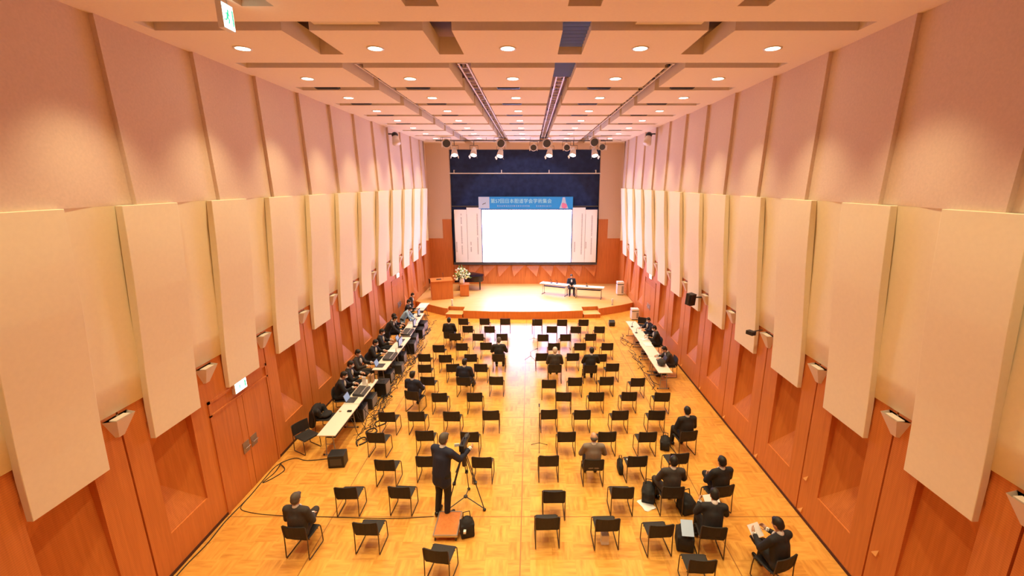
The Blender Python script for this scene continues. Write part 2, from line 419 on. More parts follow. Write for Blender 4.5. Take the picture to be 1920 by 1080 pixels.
# doors
def door(n, side, y0, y1, zt):
    sx = -1 if side == 'left' else 1; x = XC + sx * (HWF + .02); s_ = -sx
    root = bpy.data.objects.new('door_%d' % n, None); C.objects.link(root); struct(root); root.location = (x, (y0 + y1) / 2, 0)
    w = (y1 - y0)
    f = MB()
    for a, b, c, d in ((-w / 2, -w / 2 + .06, 0, zt), (w / 2 - .06, w / 2, 0, zt), (-w / 2, w / 2, zt - .06, zt), (-w / 2, w / 2, zt - .36, zt - .32)): f.bb(s_ * -.02, s_ * .045, a, b, c, d)
    f.build('door_frame', 'wood_plain', root)
    MB().bb(0, s_ * .01, -w / 2 + .06, w / 2 - .06, zt - .32, zt - .06).build('transom', 'wood_plain', root)
    for s2 in (-1, 1):
        a, b = (-w / 2 + .07, -.008) if s2 < 0 else (.008, w / 2 - .07)
        lf = MB().bb(0, s_ * .03, a, b, .01, zt - .37).build('door_leaf', 'wood_plain', root)
        st = MB().bb(s_ * .03, s_ * .036, (-.20 if s2 < 0 else .008), (-.008 if s2 < 0 else .20), .01, zt - .37); st.build('meeting_stile', 'wood', lf)
        h = MB().bb(s_ * .036, s_ * .05, s2 * .04, s2 * .26, 1.02, 1.3); h.cone((s_ * .09, s2 * .06, 1.16), (s_ * .09, s2 * .24, 1.16), .012, .012); h.bb(s_ * .04, s_ * .09, s2 * .07, s2 * .09, 1.15, 1.17); h.build('door_handle', 'steel', lf)
    MB().bb(-s_ * .2, -s_ * .18, -w / 2, w / 2, 0, zt).build('door_backing', 'black', root)
door(1, 'left', 8.42, 10.52, 2.82); door(2, 'left', 21.0, 23.0, 2.6); door(3, 'right', 20.6, 22.6, 2.6)

# ceiling: panels with slots
cl = MB()
TY = [7.73 + 2.45 * i for i in range(-4, 9)]
LX = [(-4.21, -3.74), (-1.82, -1.33), (.55, 1.03), (3.02, 3.47)]
XL, XR = -6.35, 5.55
def cpanel(x0, x1, y0, y1): cl.bb(x0, x1, y0, y1, ZC, ZC + .32)
cpanel(-7.3, XL, Y0, YB + .5); cpanel(XR, 6.6, Y0, YB + .5)
prev = Y0
for i, ty in enumerate(TY):
    xs = [XL] + [v for p in LX for v in p] + [XR]
    for j in range(0, len(xs), 2): cpanel(xs[j], xs[j + 1], prev, ty)
    if 5 > ty > 0 or abs(ty - 10.18) < .1 or ty < 7.8:
        for a, b in LX: cpanel(a, b, max(prev, ty - .62), ty)
    prev = ty + .42
xs = [XL] + [v for p in LX for v in p] + [XR]
for j in range(0, len(xs), 2): cpanel(xs[j], xs[j + 1], prev, YB + .5)
o = cl.build('ceiling', 'ceiling'); struct(o)
pl = MB().bb(-7.4, 6.7, Y0, YB + .6, ZC + .62, ZC + .7); struct(pl.build('ceiling_plenum', 'plenum'))
# walls closing the hall behind the camera and the stage
bw = MB().bb(-7.4, 6.7, Y0 - .1, Y0, 0, ZC + .7); struct(bw.build('wall_back', 'plaster'))
fw = MB()
SXL, SXR = -5.37, 4.67
def fwall(mb, x0, x1, z0, z1, y=YB): mb.bb(x0, x1, y, y + .3, z0, z1)
fwall(fw, -7.2, SXL, 3.66, ZC); fwall(fw, SXR, 6.5, 3.66, ZC); fwall(fw, SXL, SXR, 9.52, ZC + .3)
struct(fw.build('wall_stage', 'plaster'))
ww = MB()
fwall(ww, -7.2, SXL, 0, 3.66, YB - .02); fwall(ww, -5.99, SXL, 3.66, 4.97, YB - .02); fwall(ww, SXR, 6.5, 0, 3.66, YB - .02); fwall(ww, SXR, 5.31, 3.66, 4.97, YB - .02)
fwall(ww, SXL, SXR, 0, 1.83)
struct(ww.build('wall_stage_wood', 'wood_plain'))
# folded triangular relief along the foot of the stage wall
rl = MB(); nT = 10; wT = (SXR - SXL) / nT
for i in range(nT):
    x0 = SXL + i * wT; x1 = x0 + wT; xm = (x0 + x1) / 2; y = YB
    lean = -.10 if i < nT / 2 else .10
    rl.add([(x0, y, 1.83), (x1, y, 1.83), (xm + lean * 3, y - .24, 1.0), (xm + lean * 3, y, .97)], [(0, 1, 2), (0, 2, 3), (1, 3, 2), (0, 3, 1)])
    rl.add([(x0, y - .05, 1.80), (x0 + .10, y - .12, 1.72), (x0, y, .9)], [(0, 1, 2)])
struct(rl.build('trim_1', 'wood_plain'))
nv = MB().bb(SXL, SXR, YB + .28, YB + .34, 1.83, 9.52); struct(nv.build('wall_stage_recess', 'navy'))

# stage platform
SH = .45
st = MB()
front = [(-6.9, 25.2), (-6.05, 24.55), (-4.95, 23.75), (-4.7, 23.65), (-4.7, 24.1), (-3.75, 23.95), (-3.75, 23.22), (-2.2, 23.05), (-.42, 23.0), (1.4, 23.05), (2.95, 23.22), (2.95, 23.95), (3.9, 24.1), (3.9, 23.62), (5.3, 24.35), (6.14, 24.9)]
poly = front + [(6.14, YB), (-6.9, YB)]
st.prism(poly, 0, SH - .03); o = st.build('stage', 'wood_plain'); struct(o)
st = MB().prism(poly, SH - .03, SH); struct(st.build('stage_floor', 'stage_floor'))
for nm, x0 in (('left', -4.72), ('right', 2.97)):
    t = thing('stage_step', 'low wooden step let into the %s end of the stage front' % nm, 'step', (x0 + .475, 23.6, 0), (-.1 if nm == 'left' else .1), 'steps up to the stage')
    MB().bb(-.47, .47, -.35, .4, 0, .2).build('riser', 'wood_plain', t); MB().bb(-.48, .48, -.37, .4, .2, .225).build('tread', 'stage_floor', t)

# ------------------------------------------------------------------ downlights
dl = thing('downlight', 'x', 'ceiling light', (0, 0, ZC), 0, 'round downlights in the ceiling')
mb = MB(); mb.rings([[Vector((q * math.cos(2 * PI * i / 24), q * math.sin(2 * PI * i / 24), z)) for i in range(24)] for q, z in [(.165, .004), (.165, -.012), (.13, -.012), (.13, .004)]], False); mb.build('trim_ring', 'white', dl, True)
mb = MB(); mb.lathe((0, 0, 0), [(.001, -.010), (.13, -.010), (.13, 0), (.001, 0)], 24); mb.build('lens', 'lens', dl)
COLN = ['leftmost', 'second from left', 'middle', 'second from right', 'rightmost']
first = True
for i, y in enumerate(DLY):
    for j, x in enumerate(DLX):
        spot('downlight_light', (x, y, ZC - .06), (x, y, 0), HOUSE_W, WARM, 84, 1.0, .11)
        if y < 8: continue
        ri = i - 2
        lab = 'round lit ceiling downlight, %s in the %s row from the camera' % (COLN[j], ORD[ri])
        if first: dl.location = (x, y, ZC); dl['label'] = lab; first = False
        else: dup(dl, (x, y, ZC), 0, lab)
# fittings in the ceiling slots
cnt = 0
for a, b in LX:
    cnt += 1; nm = ['outer left', 'inner left', 'inner right', 'outer right'][cnt - 1]
    xm = (a + b) / 2
    t = thing('lighting_truss', 'long metal lighting track hung inside the %s ceiling slot' % nm, 'lighting track', (xm, 11, ZC + .2), 0, 'lighting tracks in the ceiling slots')
    mb = MB()
    for dx in (-.1, .1): mb.bb(dx - .02, dx + .02, 0, 17.5, -.02, .02)
    y = .0
    while y < 17.5: mb.bb(-.1, .1, y, y + .03, -.015, .015); y += .45
    mb.build('rail', 'cream', t)
    y = .3
    while y < 17: MB().box((rnd.choice([-.1, .1]), y, .02), (.09, .14, .07)).build('clamp', 'dgrey', t); y += 1.3
    mb = MB(); y = .5
    while y < 17.5: mb.cone((0, y, 0), (0, y, .42), .008, .008, 6); y += 2.4
    mb.build('hanger', 'dgrey', t)
t = thing('louvre_panel', 'louvre with painted-on blue reflection inside the inner right ceiling slot', 'ceiling vent', (.79, 7.76, ZC + .14))
MB().bb(-.235, .235, 0, 1.68, 0, .02).build('backing', 'blue_reflection', t)
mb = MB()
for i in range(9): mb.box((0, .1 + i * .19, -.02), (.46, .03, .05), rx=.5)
mb.build('louvre_blades', 'blue_reflection', t)
t = thing('louvre_panel', 'louvre with painted-on blue reflection in the inner right slot beyond the first crosspiece', 'ceiling vent', (.79, 10.25, ZC + .14))
MB().bb(-.235, .235, 0, 1.7, 0, .02).build('backing', 'blue_reflection', t)
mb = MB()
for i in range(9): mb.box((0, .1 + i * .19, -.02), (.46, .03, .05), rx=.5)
mb.build('louvre_blades', 'blue_reflection', t)
cnt = 0
for i, ty in enumerate(TY):
    if ty < 12: continue
    for j, x in enumerate([-5.6, -3.1, -.6, 1.9, 4.2]):
        t = MB().bb(-.32, .32, -.09, .09, 0, .05)
        for q in range(3): t.bb(-.3, .3, -.07 + q * .05, -.05 + q * .05, -.02, 0)
        tag(t.build('air_diffuser', 'dgrey', loc=(x, ty + .3, ZC + .03)), 'dark slot air diffuser between ceiling panels, %s, %s slot from the camera' % (COLN[j], ORD[int((ty - 12) // 2.45)]), 'air vent', 'slot diffusers in the ceiling')
for nm, x in (('left', -3.05), ('right', 2.3)):
    t = MB().bb(-.55, .55, -.12, .12, 0, .16); t.bb(-.5, .5, -.14, -.12, .02, .12)
    tag(t.build('air_diffuser', 'cream', loc=(x, 7.93, ZC + .06)), 'pale box diffuser in the nearest ceiling slot, %s of the middle' % nm, 'air vent', 'pale box diffusers')

# exit signs
def exit_sign(loc, rz, w, h, label, hang=0.0):
    t = thing('exit_sign', label, 'sign', loc, rz)
    MB().bb(-w / 2, w / 2, 0, .08, 0, h).build('sign_case', 'white', t, bevel=.005)
    f = MB().bb(-w / 2 + .015, w / 2 - .015, -.006, 0, .015, h - .015).build('sign_face', 'exit', t)
    g = MB(); u = h * .6; ox = -w * .12
    g.box((w * .34, -.009, h / 2), (w * .10, .004, h * .6)); 
    g.ell((ox + .10 * u, -.009, h / 2 + u * .36), (u * .09, .003, u * .09))
    for a, b, r in (((.05, .22), (-.02, -.05), .07), ((-.02, -.05), (.16, -.2), .05), ((.16, -.2), (.08, -.42), .045), ((-.02, -.05), (-.14, -.25), .05), ((-.14, -.25), (-.34, -.28), .04), ((.05, .2), (.24, .06), .035), ((.05, .2), (-.18, .12), .035)):
        g.cap((ox + a[0] * u, -.009, h / 2 + a[1] * u), (ox + b[0] * u, -.009, h / 2 + b[1] * u), r * u, r * u, 6)
    g.build('running_figure', 'exit_green', t)
    if hang: MB().cone((-w * .3, .04, h), (-w * .3, .04, h + hang), .01, .01, 6).cone((w * .3, .04, h), (w * .3, .04, h + hang), .01, .01, 6).build('hanger', 'white', t)
exit_sign((XC - HWF + .07, 9.42, 2.60), PI / 2, .42, .26, 'lit exit sign above the near double door on the left wall')
exit_sign((XC - HWF + .07, 21.95, 2.62), PI / 2, .4, .22, 'small lit exit sign above the far door on the left wall')
exit_sign((XC + HWF - .07, 21.45, 2.66), -PI / 2, .4, .22, 'small lit exit sign above the far door on the right wall')
exit_sign((-4.26, 6.84, 9.5), PI / 2, .25, .34, 'lit white exit sign hanging from the near ceiling on the left', .07)

# spotlights on battens over the stage edge
bt = thing('lighting_batten', 'horizontal pipe batten carrying the stage spotlights under the ceiling', 'pipe', (0, 26.0, 9.72))
MB().cone((-5.4, 0, 0), (4.7, 0, 0), .025, .025, 8).build('pipe', 'dgrey', bt)
mb = MB()
for x in (-5, -2.5, 0, 2.5, 4.4): mb.cone((x, 0, 0), (x, 0, .5), .01, .01, 6)
mb.build('hanger', 'dgrey', bt)
for i, (x, z) in enumerate(SPOTS):
    t = thing('stage_spotlight', 'cream stage spotlight hanging over the stage edge, %s from the left' % ORD[i], 'spotlight', (x, 26.0, z), 0, 'cream stage spotlights')
    big = .26 if z > 9.4 else .2
    R = Euler((math.radians(-28 if z < 9.2 else -70), 0, rnd.uniform(-.4, .4))).to_matrix()
    a = Vector((0, 0, .18)); d = R @ Vector((0, 0, -1))
    b = MB(); b.cone(a, a + d * .34, big * .72, big, 14); b.cone(a - d * .12, a, big * .45, big * .72, 14); b.build('housing', 'cream', t, True)
    MB().cone(a + d * .335, a + d * .345, big * .85, big * .85, 14).build('lens', 'lens_white' if z < 9.2 else 'dgrey', t)
    y = MB(); y.tube([(-big - .03, 0, .18), (-big - .03, 0, .42), (big + .03, 0, .42), (big + .03, 0, .18)], .014, 6); y.cone((0, 0, .42), (0, 0, 9.74 - z), .02, .02, 6) if z < 9.3 else y.cone((0, 0, .42), (0, 0, .43), .02, .02, 6)
    y.build('yoke', 'dgrey', t)
    bd = MB()
    for s2 in (-1, 1):
        c = a + d * .40 + R @ Vector((s2 * big * .9, 0, 0)); v = R @ Vector((0, big * .7, 0)); w2 = R @ Vector((s2 * .05, 0, -.10))
        bd.add([c - v, c + v, c + v + w2, c - v + w2], [(0, 1, 2, 3)])
    bd.build('barn_door', 'cream', t)
# white pipe across the dark recess
t = thing('curtain_pipe', 'thin white pipe running across the dark navy stage recess', 'pipe', (0, YB - .12, 7.99))
MB().cone((SXL, 0, 0), (SXR, 0, 0), .035, .035, 8).build('pipe', 'white', t)
mb = MB()
for x in (-5.05, -1.9, 1.25, 4.35): mb.cone((x, 0, 0), (x, 0, .22), .03, .03, 6); mb.cone((x, 0, .2), (x, .42, .2), .02, .02, 6)
mb.build('bracket', 'white', t)
# ceiling-high cameras / moving heads on the side walls
for nm, x, sxx in (('left', -6.62, 1), ('right', 5.84, -1)):
    t = thing('wall_projector_lamp', 'cream and black effect spotlight high on the %s wall near the ceiling' % nm, 'spotlight', (x, 21.4, 9.3), 0)
    MB().bb(-.02 if sxx > 0 else -.3, .3 if sxx > 0 else .02, -.03, .03, .28, .34).build('bracket', 'dgrey', t)
    b = MB(); b.ell((sxx * .28, 0, .26), (.15, .18, .14)); b.build('head', 'black', t, True)
    b = MB(); b.cone((sxx * .30, -.05, .16), (sxx * .40, -.22, -.14), .14, .19, 14); b.build('housing', 'cream', t, True)

# speakers on the right wall
def wall_speaker(loc, label, s=1.0):
    t = thing('wall_speaker', label, 'speaker', loc, 0)
    MB().bb(0, .42, -.03, .03, .05, .09).build('bracket', 'dgrey', t)
    c = MB().box((-.02, -.02, 0), (.26 * s, .24 * s, .42 * s), rz=.5, rx=.1).build('cabinet', 'black', t, bevel=.01)
    MB().box((-.09 * s, -.13 * s, 0), (.2 * s, .02, .36 * s), rz=.5, rx=.1).build('grille', 'dgrey', t)
wall_speaker((5.75, 14.95, 3.35), 'black boxy speaker bracketed in front of a cream panel on the right wall')
t = thing('wall_camera', 'small black camera on a thin arm beside the right wall sconce', 'camera', (5.98, 10.9, 3.55))
MB().cone((.18, 0, .05), (-.12, -.05, .02), .015, .015, 6).build('arm', 'dgrey', t); MB().box((-.16, -.08, 0), (.14, .2, .1), rz=.4).build('camera_body', 'black', t)

# ------------------------------------------------------------------ stage screen, banner, signs
YS = YB - .35
t = thing('projection_screen', 'large bright white projection screen above the stage', 'screen', (-.25, YS, 1.95), 0)
MB().bb(-2.99, 3.03, -.02, 0, .12, 3.67).build('screen_surface', 'screen', t)
mb = MB().bb(-5.0, 4.85, .02, .10, -.08, .10); mb.bb(-3.06, 3.1, .005, .02, .05, 3.70); mb.bb(-4.9, 4.7, .02, .06, .05, 3.6); mb.bb(-2.9, 2.9, -.03, .04, 3.70, 4.4); [mb.bb(q - .04, q + .04, .04, .66, 2.0, 2.08) for q in (-4, 0, 4)]; mb.build('screen_frame', 'dgrey', t)
mb = MB().cone((-5, .05, 3.9), (4.8, .05, 3.9), .04, .04, 8); mb.build('top_roller', 'dgrey', t)
def text_obj(body, size, name, m, parent, loc, vertical=False, ext=.004):
    cu = bpy.data.curves.new(name, 'FONT'); cu.body = body; cu.size = size; cu.extrude = ext; cu.align_x = 'CENTER'; cu.align_y = 'CENTER'
    o = bpy.data.objects.new('tmp', cu); C.objects.link(o)
    dg = bpy.context.evaluated_depsgraph_get(); me = bpy.data.meshes.new_from_object(o.evaluated_get(dg))
    C.objects.unlink(o); bpy.data.objects.remove(o)
    me.materials.clear(); me.materials.append(M[m]); me.transform(Euler((PI / 2, 0, 0)).to_matrix().to_4x4())
    r = bpy.data.objects.new(name, me); C.objects.link(r); r.parent = parent; r.location = loc; return r
t = thing('title_banner', 'blue conference banner with pale Japanese lettering above the screen', 'banner', (-.30, YS - .03, 5.68))
MB().bb(-3.15, 3.15, -.02, 0, 0, .80).build('banner_cloth', 'banner', t)
MB().bb(-3.14, -2.42, -.028, -.021, .03, .79).build('emblem_field', 'banner_pale', t)
mb = MB(); mb.tube([(-2.88, -.03, .28), (-2.80, -.03, .36), (-2.72, -.03, .34), (-2.68, -.03, .42)], .025, 6); mb.build('left_emblem', 'ink', t)
text_obj('第57回日本胆道学会学術集会', .315, 'banner_lettering', 'banner_text', t, (-.30, -.03, .50))
mb = MB(); x = -1.9
while x < 1.75:
    w = rnd.uniform(.05, .12)
    if not (.25 < x < .55):
        mb.bb(x, x + w * .8, -.028, -.021, .17, .19); mb.bb(x + w * .3, x + w * .45, -.028, -.021, .14, .24); mb.bb(x, x + w * .7, -.028, -.021, .21 + rnd.uniform(0, .02), .225 + rnd.uniform(0, .02))
    x += w + .04
mb.build('small_lettering', 'banner_pale', t)
mb = MB(); mb.add([(2.25, -.03, .03), (2.85, -.03, .03), (2.68, -.03, .45), (2.62, -.03, .76), (2.46, -.03, .76), (2.40, -.03, .45)], [(0, 1, 2, 3, 4, 5)]); mb.build('tower_emblem', 'banner_pale', t)
mb = MB(); mb.ell((2.58, -.034, .20), (.19, .006, .17)); mb.ell((2.50, -.036, .33), (.09, .005, .08)); mb.build('pink_emblem', 'pink', t, True)
for nm, x0, x1 in (('outer left', -5.12, -4.28), ('inner left', -4.28, -3.30), ('inner right', 2.84, 3.72), ('outer right', 3.72, 4.52)):
    outer = nm.startswith('outer')
    t = thing('programme_board', 'tall white programme board with vertical writing, %s of the screen' % nm, 'board', ((x0 + x1) / 2, YS + .02, 2.05), 0, 'white programme boards beside the screen')
    w = (x1 - x0) / 2
    MB().bb(-w + .005, w - .005, -.02, 0, 0, 3.58 if outer else 3.72).build('board_sheet', 'paper', t)
    if not outer: pass
    for ci, cx in enumerate((.05, -.32) if outer else (.22, -.25)):
        mb = MB(); z = 3.3 if ci == 0 else 1.4
        zend = .55 if ci == 0 else .75
        while z > zend:
            h = rnd.uniform(.07, .1)
            if rnd.random() > .12:
                mb.bb(cx - .05, cx + .05, -.026, -.021, z - .012, z); mb.bb(cx - .008, cx + .008, -.026, -.021, z - h, z + .01); mb.bb(cx - .04, cx + .045, -.026, -.021, z - h, z - h + .012)
            z -= h + .035
        mb.build('vertical_lettering', 'ink', t)
    mb = MB().bb(-w + .01, -w + .02, -.026, -.021, .2, 3.3); mb.build('ruled_line', 'ink', t)

# ------------------------------------------------------------------ stage furniture
t = thing('lectern', 'large wooden lectern at the left side of the stage', 'lectern', (-5.35, 25.6, SH), .32)
mb = MB(); mb.bb(-.62, .62, -.04, .0, 0, 1.12); mb.build('front_panel', 'wood_plain', t)
for s2 in (-1, 1): MB().bb(s2 * .62 - .02, s2 * .62 + .02, -.04, .62, 0, 1.12).build('side_panel', 'wood_plain', t)
mb = MB(); mb.box((0, .27, 1.18), (1.32, .72, .04), rx=.12); mb.build('top', 'wood_plain', t, bevel=.006)
mb = MB(); mb.tube([(.1, .2, 1.2), (.1, .2, 1.45), (.1, .3, 1.55)], .008, 6); mb.ell((.1, .32, 1.56), (.02, .035, .02)); mb.build('gooseneck_microphone', 'dgrey', t)
MB().bb(-.3, .0, .2, .4, 1.19, 1.22).build('reading_lamp_base', 'dgrey', t)
t = thing('flower_pedestal', 'square wooden pedestal beside the lectern', 'pedestal', (-4.15, 26.55, SH), .15)
MB().bb(-.28, .28, -.28, .28, .03, .72).build('column', 'wood_plain', t); MB().bb(-.31, .31, -.31, .31, .72, .76).build('pedestal_top', 'wood_plain', t); MB().bb(-.25, .25, -.25, .25, 0, .03).build('plinth', 'dark_line', t)
t = thing('flower_arrangement', 'large pale yellow and white flower arrangement in a white vase', 'flowers', (-4.28, 26.5, SH + .765), 0)
mb = MB().lathe((0, 0, 0), [(.10, 0), (.16, .12), (.15, .25), (.11, .33), (.13, .36)], 14); mb.build('vase', 'white', t, True)
mb = MB(); mbp = MB(); mbw = MB()
for i in range(130):
    th = rnd.uniform(0, 2 * PI); ph = rnd.uniform(-.3, 1.4); r = rnd.uniform(.3, .62)
    c = Vector((math.cos(th) * math.cos(ph) * r * .85, math.sin(th) * math.cos(ph) * r * .85, .48 + math.sin(ph) * r * .9))
    if i % 3 == 0:
        mb.cone((0, 0, .34), c, .006, .003, 4)
        d = (c - Vector((0, 0, .3))).normalized(); u = d.orthogonal().normalized()
        mb.add([c, c + d * .08 + u * .04, c + d * .2, c + d * .08 - u * .04], [(0, 1, 2, 3)])
    else: MB().ell(c, (.055, .055, .045), n=7, m=5).build('bloom', 'petal' if i % 3 == 1 else 'petal_w', t, True)
mb.build('foliage', 'leaf', t)
# grand piano
t = thing('grand_piano', 'closed black grand piano standing at the back left of the stage', 'piano', (-3.95, 28.3, SH), 0)
oc = [(-.75, -.72), (-.75, .72), (-.45, .74), (.05, .70), (.35, .45), (.6, .25), (.82, .1), (.86, -.2), (.80, -.55), (.6, -.72)]
MB().prism(oc, .62, .96).build('case', 'piano', t, bevel=.01)
MB().prism([(x * 1.015, y * 1.015) for x, y in oc], .965, 1.0).build('lid', 'piano', t)
kb = MB().bb(-.98, -.75, -.72, .72, .60, .72).build('key_bed', 'piano', t)
MB().bb(-.95, -.78, -.6, .6, .72, .735).build('keyboard', 'white', kb)
for x, y in ((-.68, -.58), (-.68, .58), (.62, -.35)):
    MB().cone((x, y, .62), (x, y, .06), .06, .035, 8).cone((x, y, .06), (x, y, 0), .03, .03, 8).build('leg', 'piano', t)
MB().bb(-.72, -.66, -.12, .12, .1, .6).bb(-.78, -.6, -.1, .1, .06, .12).build('pedal_lyre', 'piano', t)
# box on the floor behind the lectern
chair_specs = []

def box_unit(loc, label, w=.4, h=.8, rz=0):
    t = thing('floor_air_unit', label, 'air purifier' if False else 'cabinet', loc, rz)
    MB().bb(-w / 2, w / 2, -w / 2, w / 2, .04, h * .78).build('body', 'white', t, bevel=.01)
    MB().bb(-w / 2 + .02, w / 2 - .02, -w / 2 + .02, w / 2 - .02, h * .78, h * .84).build('vent_band', 'black', t)
    MB().bb(-w / 2, w / 2, -w / 2, w / 2, h * .84, h).build('lid', 'white', t, bevel=.01)
    MB().bb(-w / 2 + .03, w / 2 - .03, -w / 2 + .03, w / 2 - .03, 0, .04).build('base', 'black', t)
    MB().bb(.06, w / 2 - .03, -w / 2 - .006, -w / 2 + .001, .12, h * .7).build('side_grille', 'grey', t)
box_unit((5.72, 26.8, SH), 'white floor cabinet with a black band on the right end of the stage', .42, .85)
box_unit((5.80, 23.05, 0), 'white cabinet with a black band on the hall floor beside the stage corner', .40, .62)
for nm, x, y in (('left', -4.54, 24.25), ('right', 4.80, 24.35)):
    t = thing('monitor_stand', 'small white upright post light near the %s stage steps' % nm, 'post', (x, y, SH), 0, 'small white posts at the stage edge')
    MB().lathe((0, 0, 0), [(.07, 0), (.07, .02), (.015, .03), (.015, .12)], 10).build('foot', 'grey', t)
    MB().bb(-.05, .05, -.04, .04, .1, .36).build('white_head', 'white', t, bevel=.01)

# ------------------------------------------------------------------ long folding tables
def make_table(L_, label, loc, rz, group, m='table', d=.5):
    """length along local x"""
    t = thing('folding_table', label, 'table', loc, rz, group)
    MB().bb(-L_ / 2, L_ / 2, -d / 2, d / 2, .69, .72).build('tabletop', m, t, bevel=.004)
    MB().bb(-L_ / 2 + .05, L_ / 2 - .05, -d / 2 + .06, d / 2 - .06, .655, .69).build('under_frame', 'dgrey', t)
    for s2 in (-1, 1):
        x = s2 * (L_ / 2 - .16); mb = MB()
        mb.tube([(x, -d / 2 + .05, .02), (x, d / 2 - .05, .02)], .016, 6)
        for q in (-1, 1): mb.tube([(x, q * (d / 2 - .12), .02), (x, q * (d / 2 - .16), .66)], .014, 6)
        mb.tube([(x, -.1, .35), (x, .1, .35)], .01, 6); lg = mb.build('leg', 'grey', t)
        c = MB()
        for q in (-1, 1): c.lathe((x, q * (d / 2 - .05), 0), [(.02, 0), (.025, .02), (.02, .04)], 8)
        c.build('castor', 'black', lg)
    MB().bb(-L_ / 2 + .2, L_ / 2 - .2, -d / 2 + .1, d / 2 - .12, .52, .535).build('shelf', 'dgrey', t)
    return t
ltab = [(-5.55, 11.35, 1.72), (-5.56, 13.09, 1.72), (-5.56, 15.6, 1.72), (-5.56, 17.34, 1.72), (-5.66, 19.2, 1.72), (-5.78, 20.96, 1.72), (-6.0, 23.1, 1.5)]
for i, (x, y, L_) in enumerate(ltab):
    make_table(L_, 'long white-topped folding table at the left wall, %s from the camera' % ORD[i], (x, y, 0), PI / 2 + (.05 if i in (4, 5) else 0), 'white operators tables by the left wall')
for i in range(4):
    make_table(1.49, 'long white-topped folding table at the right wall, %s from the camera' % ORD[i], (4.9 + .03 * i, 15.23 + 1.5 * i, 0), PI / 2, 'white tables by the right wall')
make_table(1.85, 'narrow folding table on the stage, left of the seated speaker', (1.55, 26.75, SH), -.42, 'speakers tables on the stage', d=.55)
make_table(1.85, 'narrow folding table on the stage, right of the seated speaker', (3.62, 25.95, SH), -.26, 'speakers tables on the stage', d=.55)

# table-top things
def laptop(loc, rz, label, lit=True):
    t = thing('laptop', label, 'laptop', loc, rz)
    MB().bb(-.17, .17, -.12, .12, 0, .016).build('keyboard_base', 'dgrey', t)
    MB().box((0, .165, .115), (.34, .012, .23), rx=-.35).build('lid', 'dgrey', t)
    MB().box((0, .157, .115), (.31, .004, .20), rx=-.35).build('display', 'laptop_screen' if lit else 'black', t.children[-1])
def monitor(loc, rz, label, w=.5):
    t = thing('monitor', label, 'monitor', loc, rz)
    MB().bb(-.11, .11, -.08, .08, 0, .015).build('foot', 'black', t); MB().bb(-.02, .02, .0, .03, 0, .16).build('neck', 'black', t)
    MB().bb(-w / 2, w / 2, -.02, .02, .10, .10 + w * .6).build('casing', 'black', t, bevel=.004); MB().bb(-w / 2 + .015, w / 2 - .015, -.024, -.02, .115, .085 + w * .6).build('display', 'laptop_screen', t)
def mixer(loc, rz, label, w=.6, d=.4):
    t = thing('mixing_desk', label, 'mixing desk', loc, rz)
    MB().box((0, 0, .05), (w, d, .07), rx=.08).build('chassis', 'dgrey', t, bevel=.005)
    mb = MB(); mk = MB()
    for i in range(10):
        x = -w / 2 + .05 + i * (w - .1) / 9; mb.box((x, -.08, .085), (.018, .03, .02), rx=.08)
        for j in range(4): mk.cone((x, .02 + j * .04, .09), (x, .02 + j * .04, .105), .008, .007, 6)
    mb.build('faders', 'white', t); mk.build('knobs', 'grey', t)
def papers(loc, rz, label, w=.21, h=.3, n=3):
    mb = MB()
    for i in range(n): mb.box((rnd.uniform(-.01, .01), rnd.uniform(-.01, .01), .003 + i * .004), (w, h, .003), rz=rnd.uniform(-.15, .15))
    return tag(mb.build('paper_stack', 'paper', loc=loc, rz=rz), label, 'paper')
def bottle(loc, label):
    t = thing('bottle', label, 'bottle', loc)
    MB().lathe((0, 0, 0), [(.03, 0), (.033, .01), (.033, .13), (.014, .17), (.014, .19)], 12).build('bottle_body', 'petal_w', t, True); MB().cone((0, 0, .185), (0, 0, .205), .016, .016, 10).build('cap', 'white', t)
Z = .722
t = thing('tabletop_stand', 'white upright book stand on the second left table', 'stand', (-5.62, 13.5, Z), .2)
MB().box((0, 0, .15), (.12, .05, .30)).build('upright', 'white', t); MB().bb(-.08, .08, -.08, .08, 0, .012).build('foot', 'white', t)
for j, dx in enumerate((.10, .2)):
    tag(MB().bb(-.03, .03, -.09, .09, 0, .28).build('file_box', 'brownbox', loc=(-5.62 + dx, 13.72 + .02 * j, Z)), 'brown upright file box beside the white stand, %s of two' % ('left' if j == 0 else 'right'), 'box', 'brown file boxes')
tag(MB().bb(-.06, .06, -.035, .035, 0, .035).build('remote_box', 'black', loc=(-5.42, 11.75, Z)), 'small black box lying near the edge of the nearest left table', 'device')
tag(MB().bb(-.03, .03, -.02, .02, 0, .02).build('pen_case', 'brownbox', loc=(-5.7, 11.75, Z)), 'tiny brown case lying on the nearest left table', 'case')
laptop((-5.62, 12.45, Z), PI / 2, 'open laptop near the join of the first two left tables')
mixer((-5.52, 12.98, Z), PI / 2, 'dark mixing desk on the second left table', .62, .36)
laptop((-5.6, 15.1, Z), PI / 2, 'open laptop at the near end of the third left table')
mixer((-5.5, 15.9, Z), PI / 2, 'dark mixing desk on the third left table', .7, .38)
monitor((-5.42, 17.0, Z), PI / 2, 'black monitor standing on the fourth left table')
papers((-5.62, 16.5, Z), .3, 'white papers between mixing desk and monitor on the left tables', .3, .4)
laptop((-5.6, 17.75, Z), PI / 2, 'open laptop at the far end of the fourth left table')
mixer((-5.6, 18.75, Z), PI / 2, 'dark mixing desk on the fifth left table', .8, .4)
monitor((-5.5, 19.6, Z), PI / 2, 'black monitor standing on the fifth left table', .45)
laptop((-5.8, 20.6, Z), PI / 2, 'open laptop on the sixth left table')
monitor((-5.72, 21.3, Z), PI / 2, 'black monitor standing on the sixth left table', .45)
papers((-6.0, 23.2, Z), .1, 'white papers on the farthest left table by the stage', .4, .8)
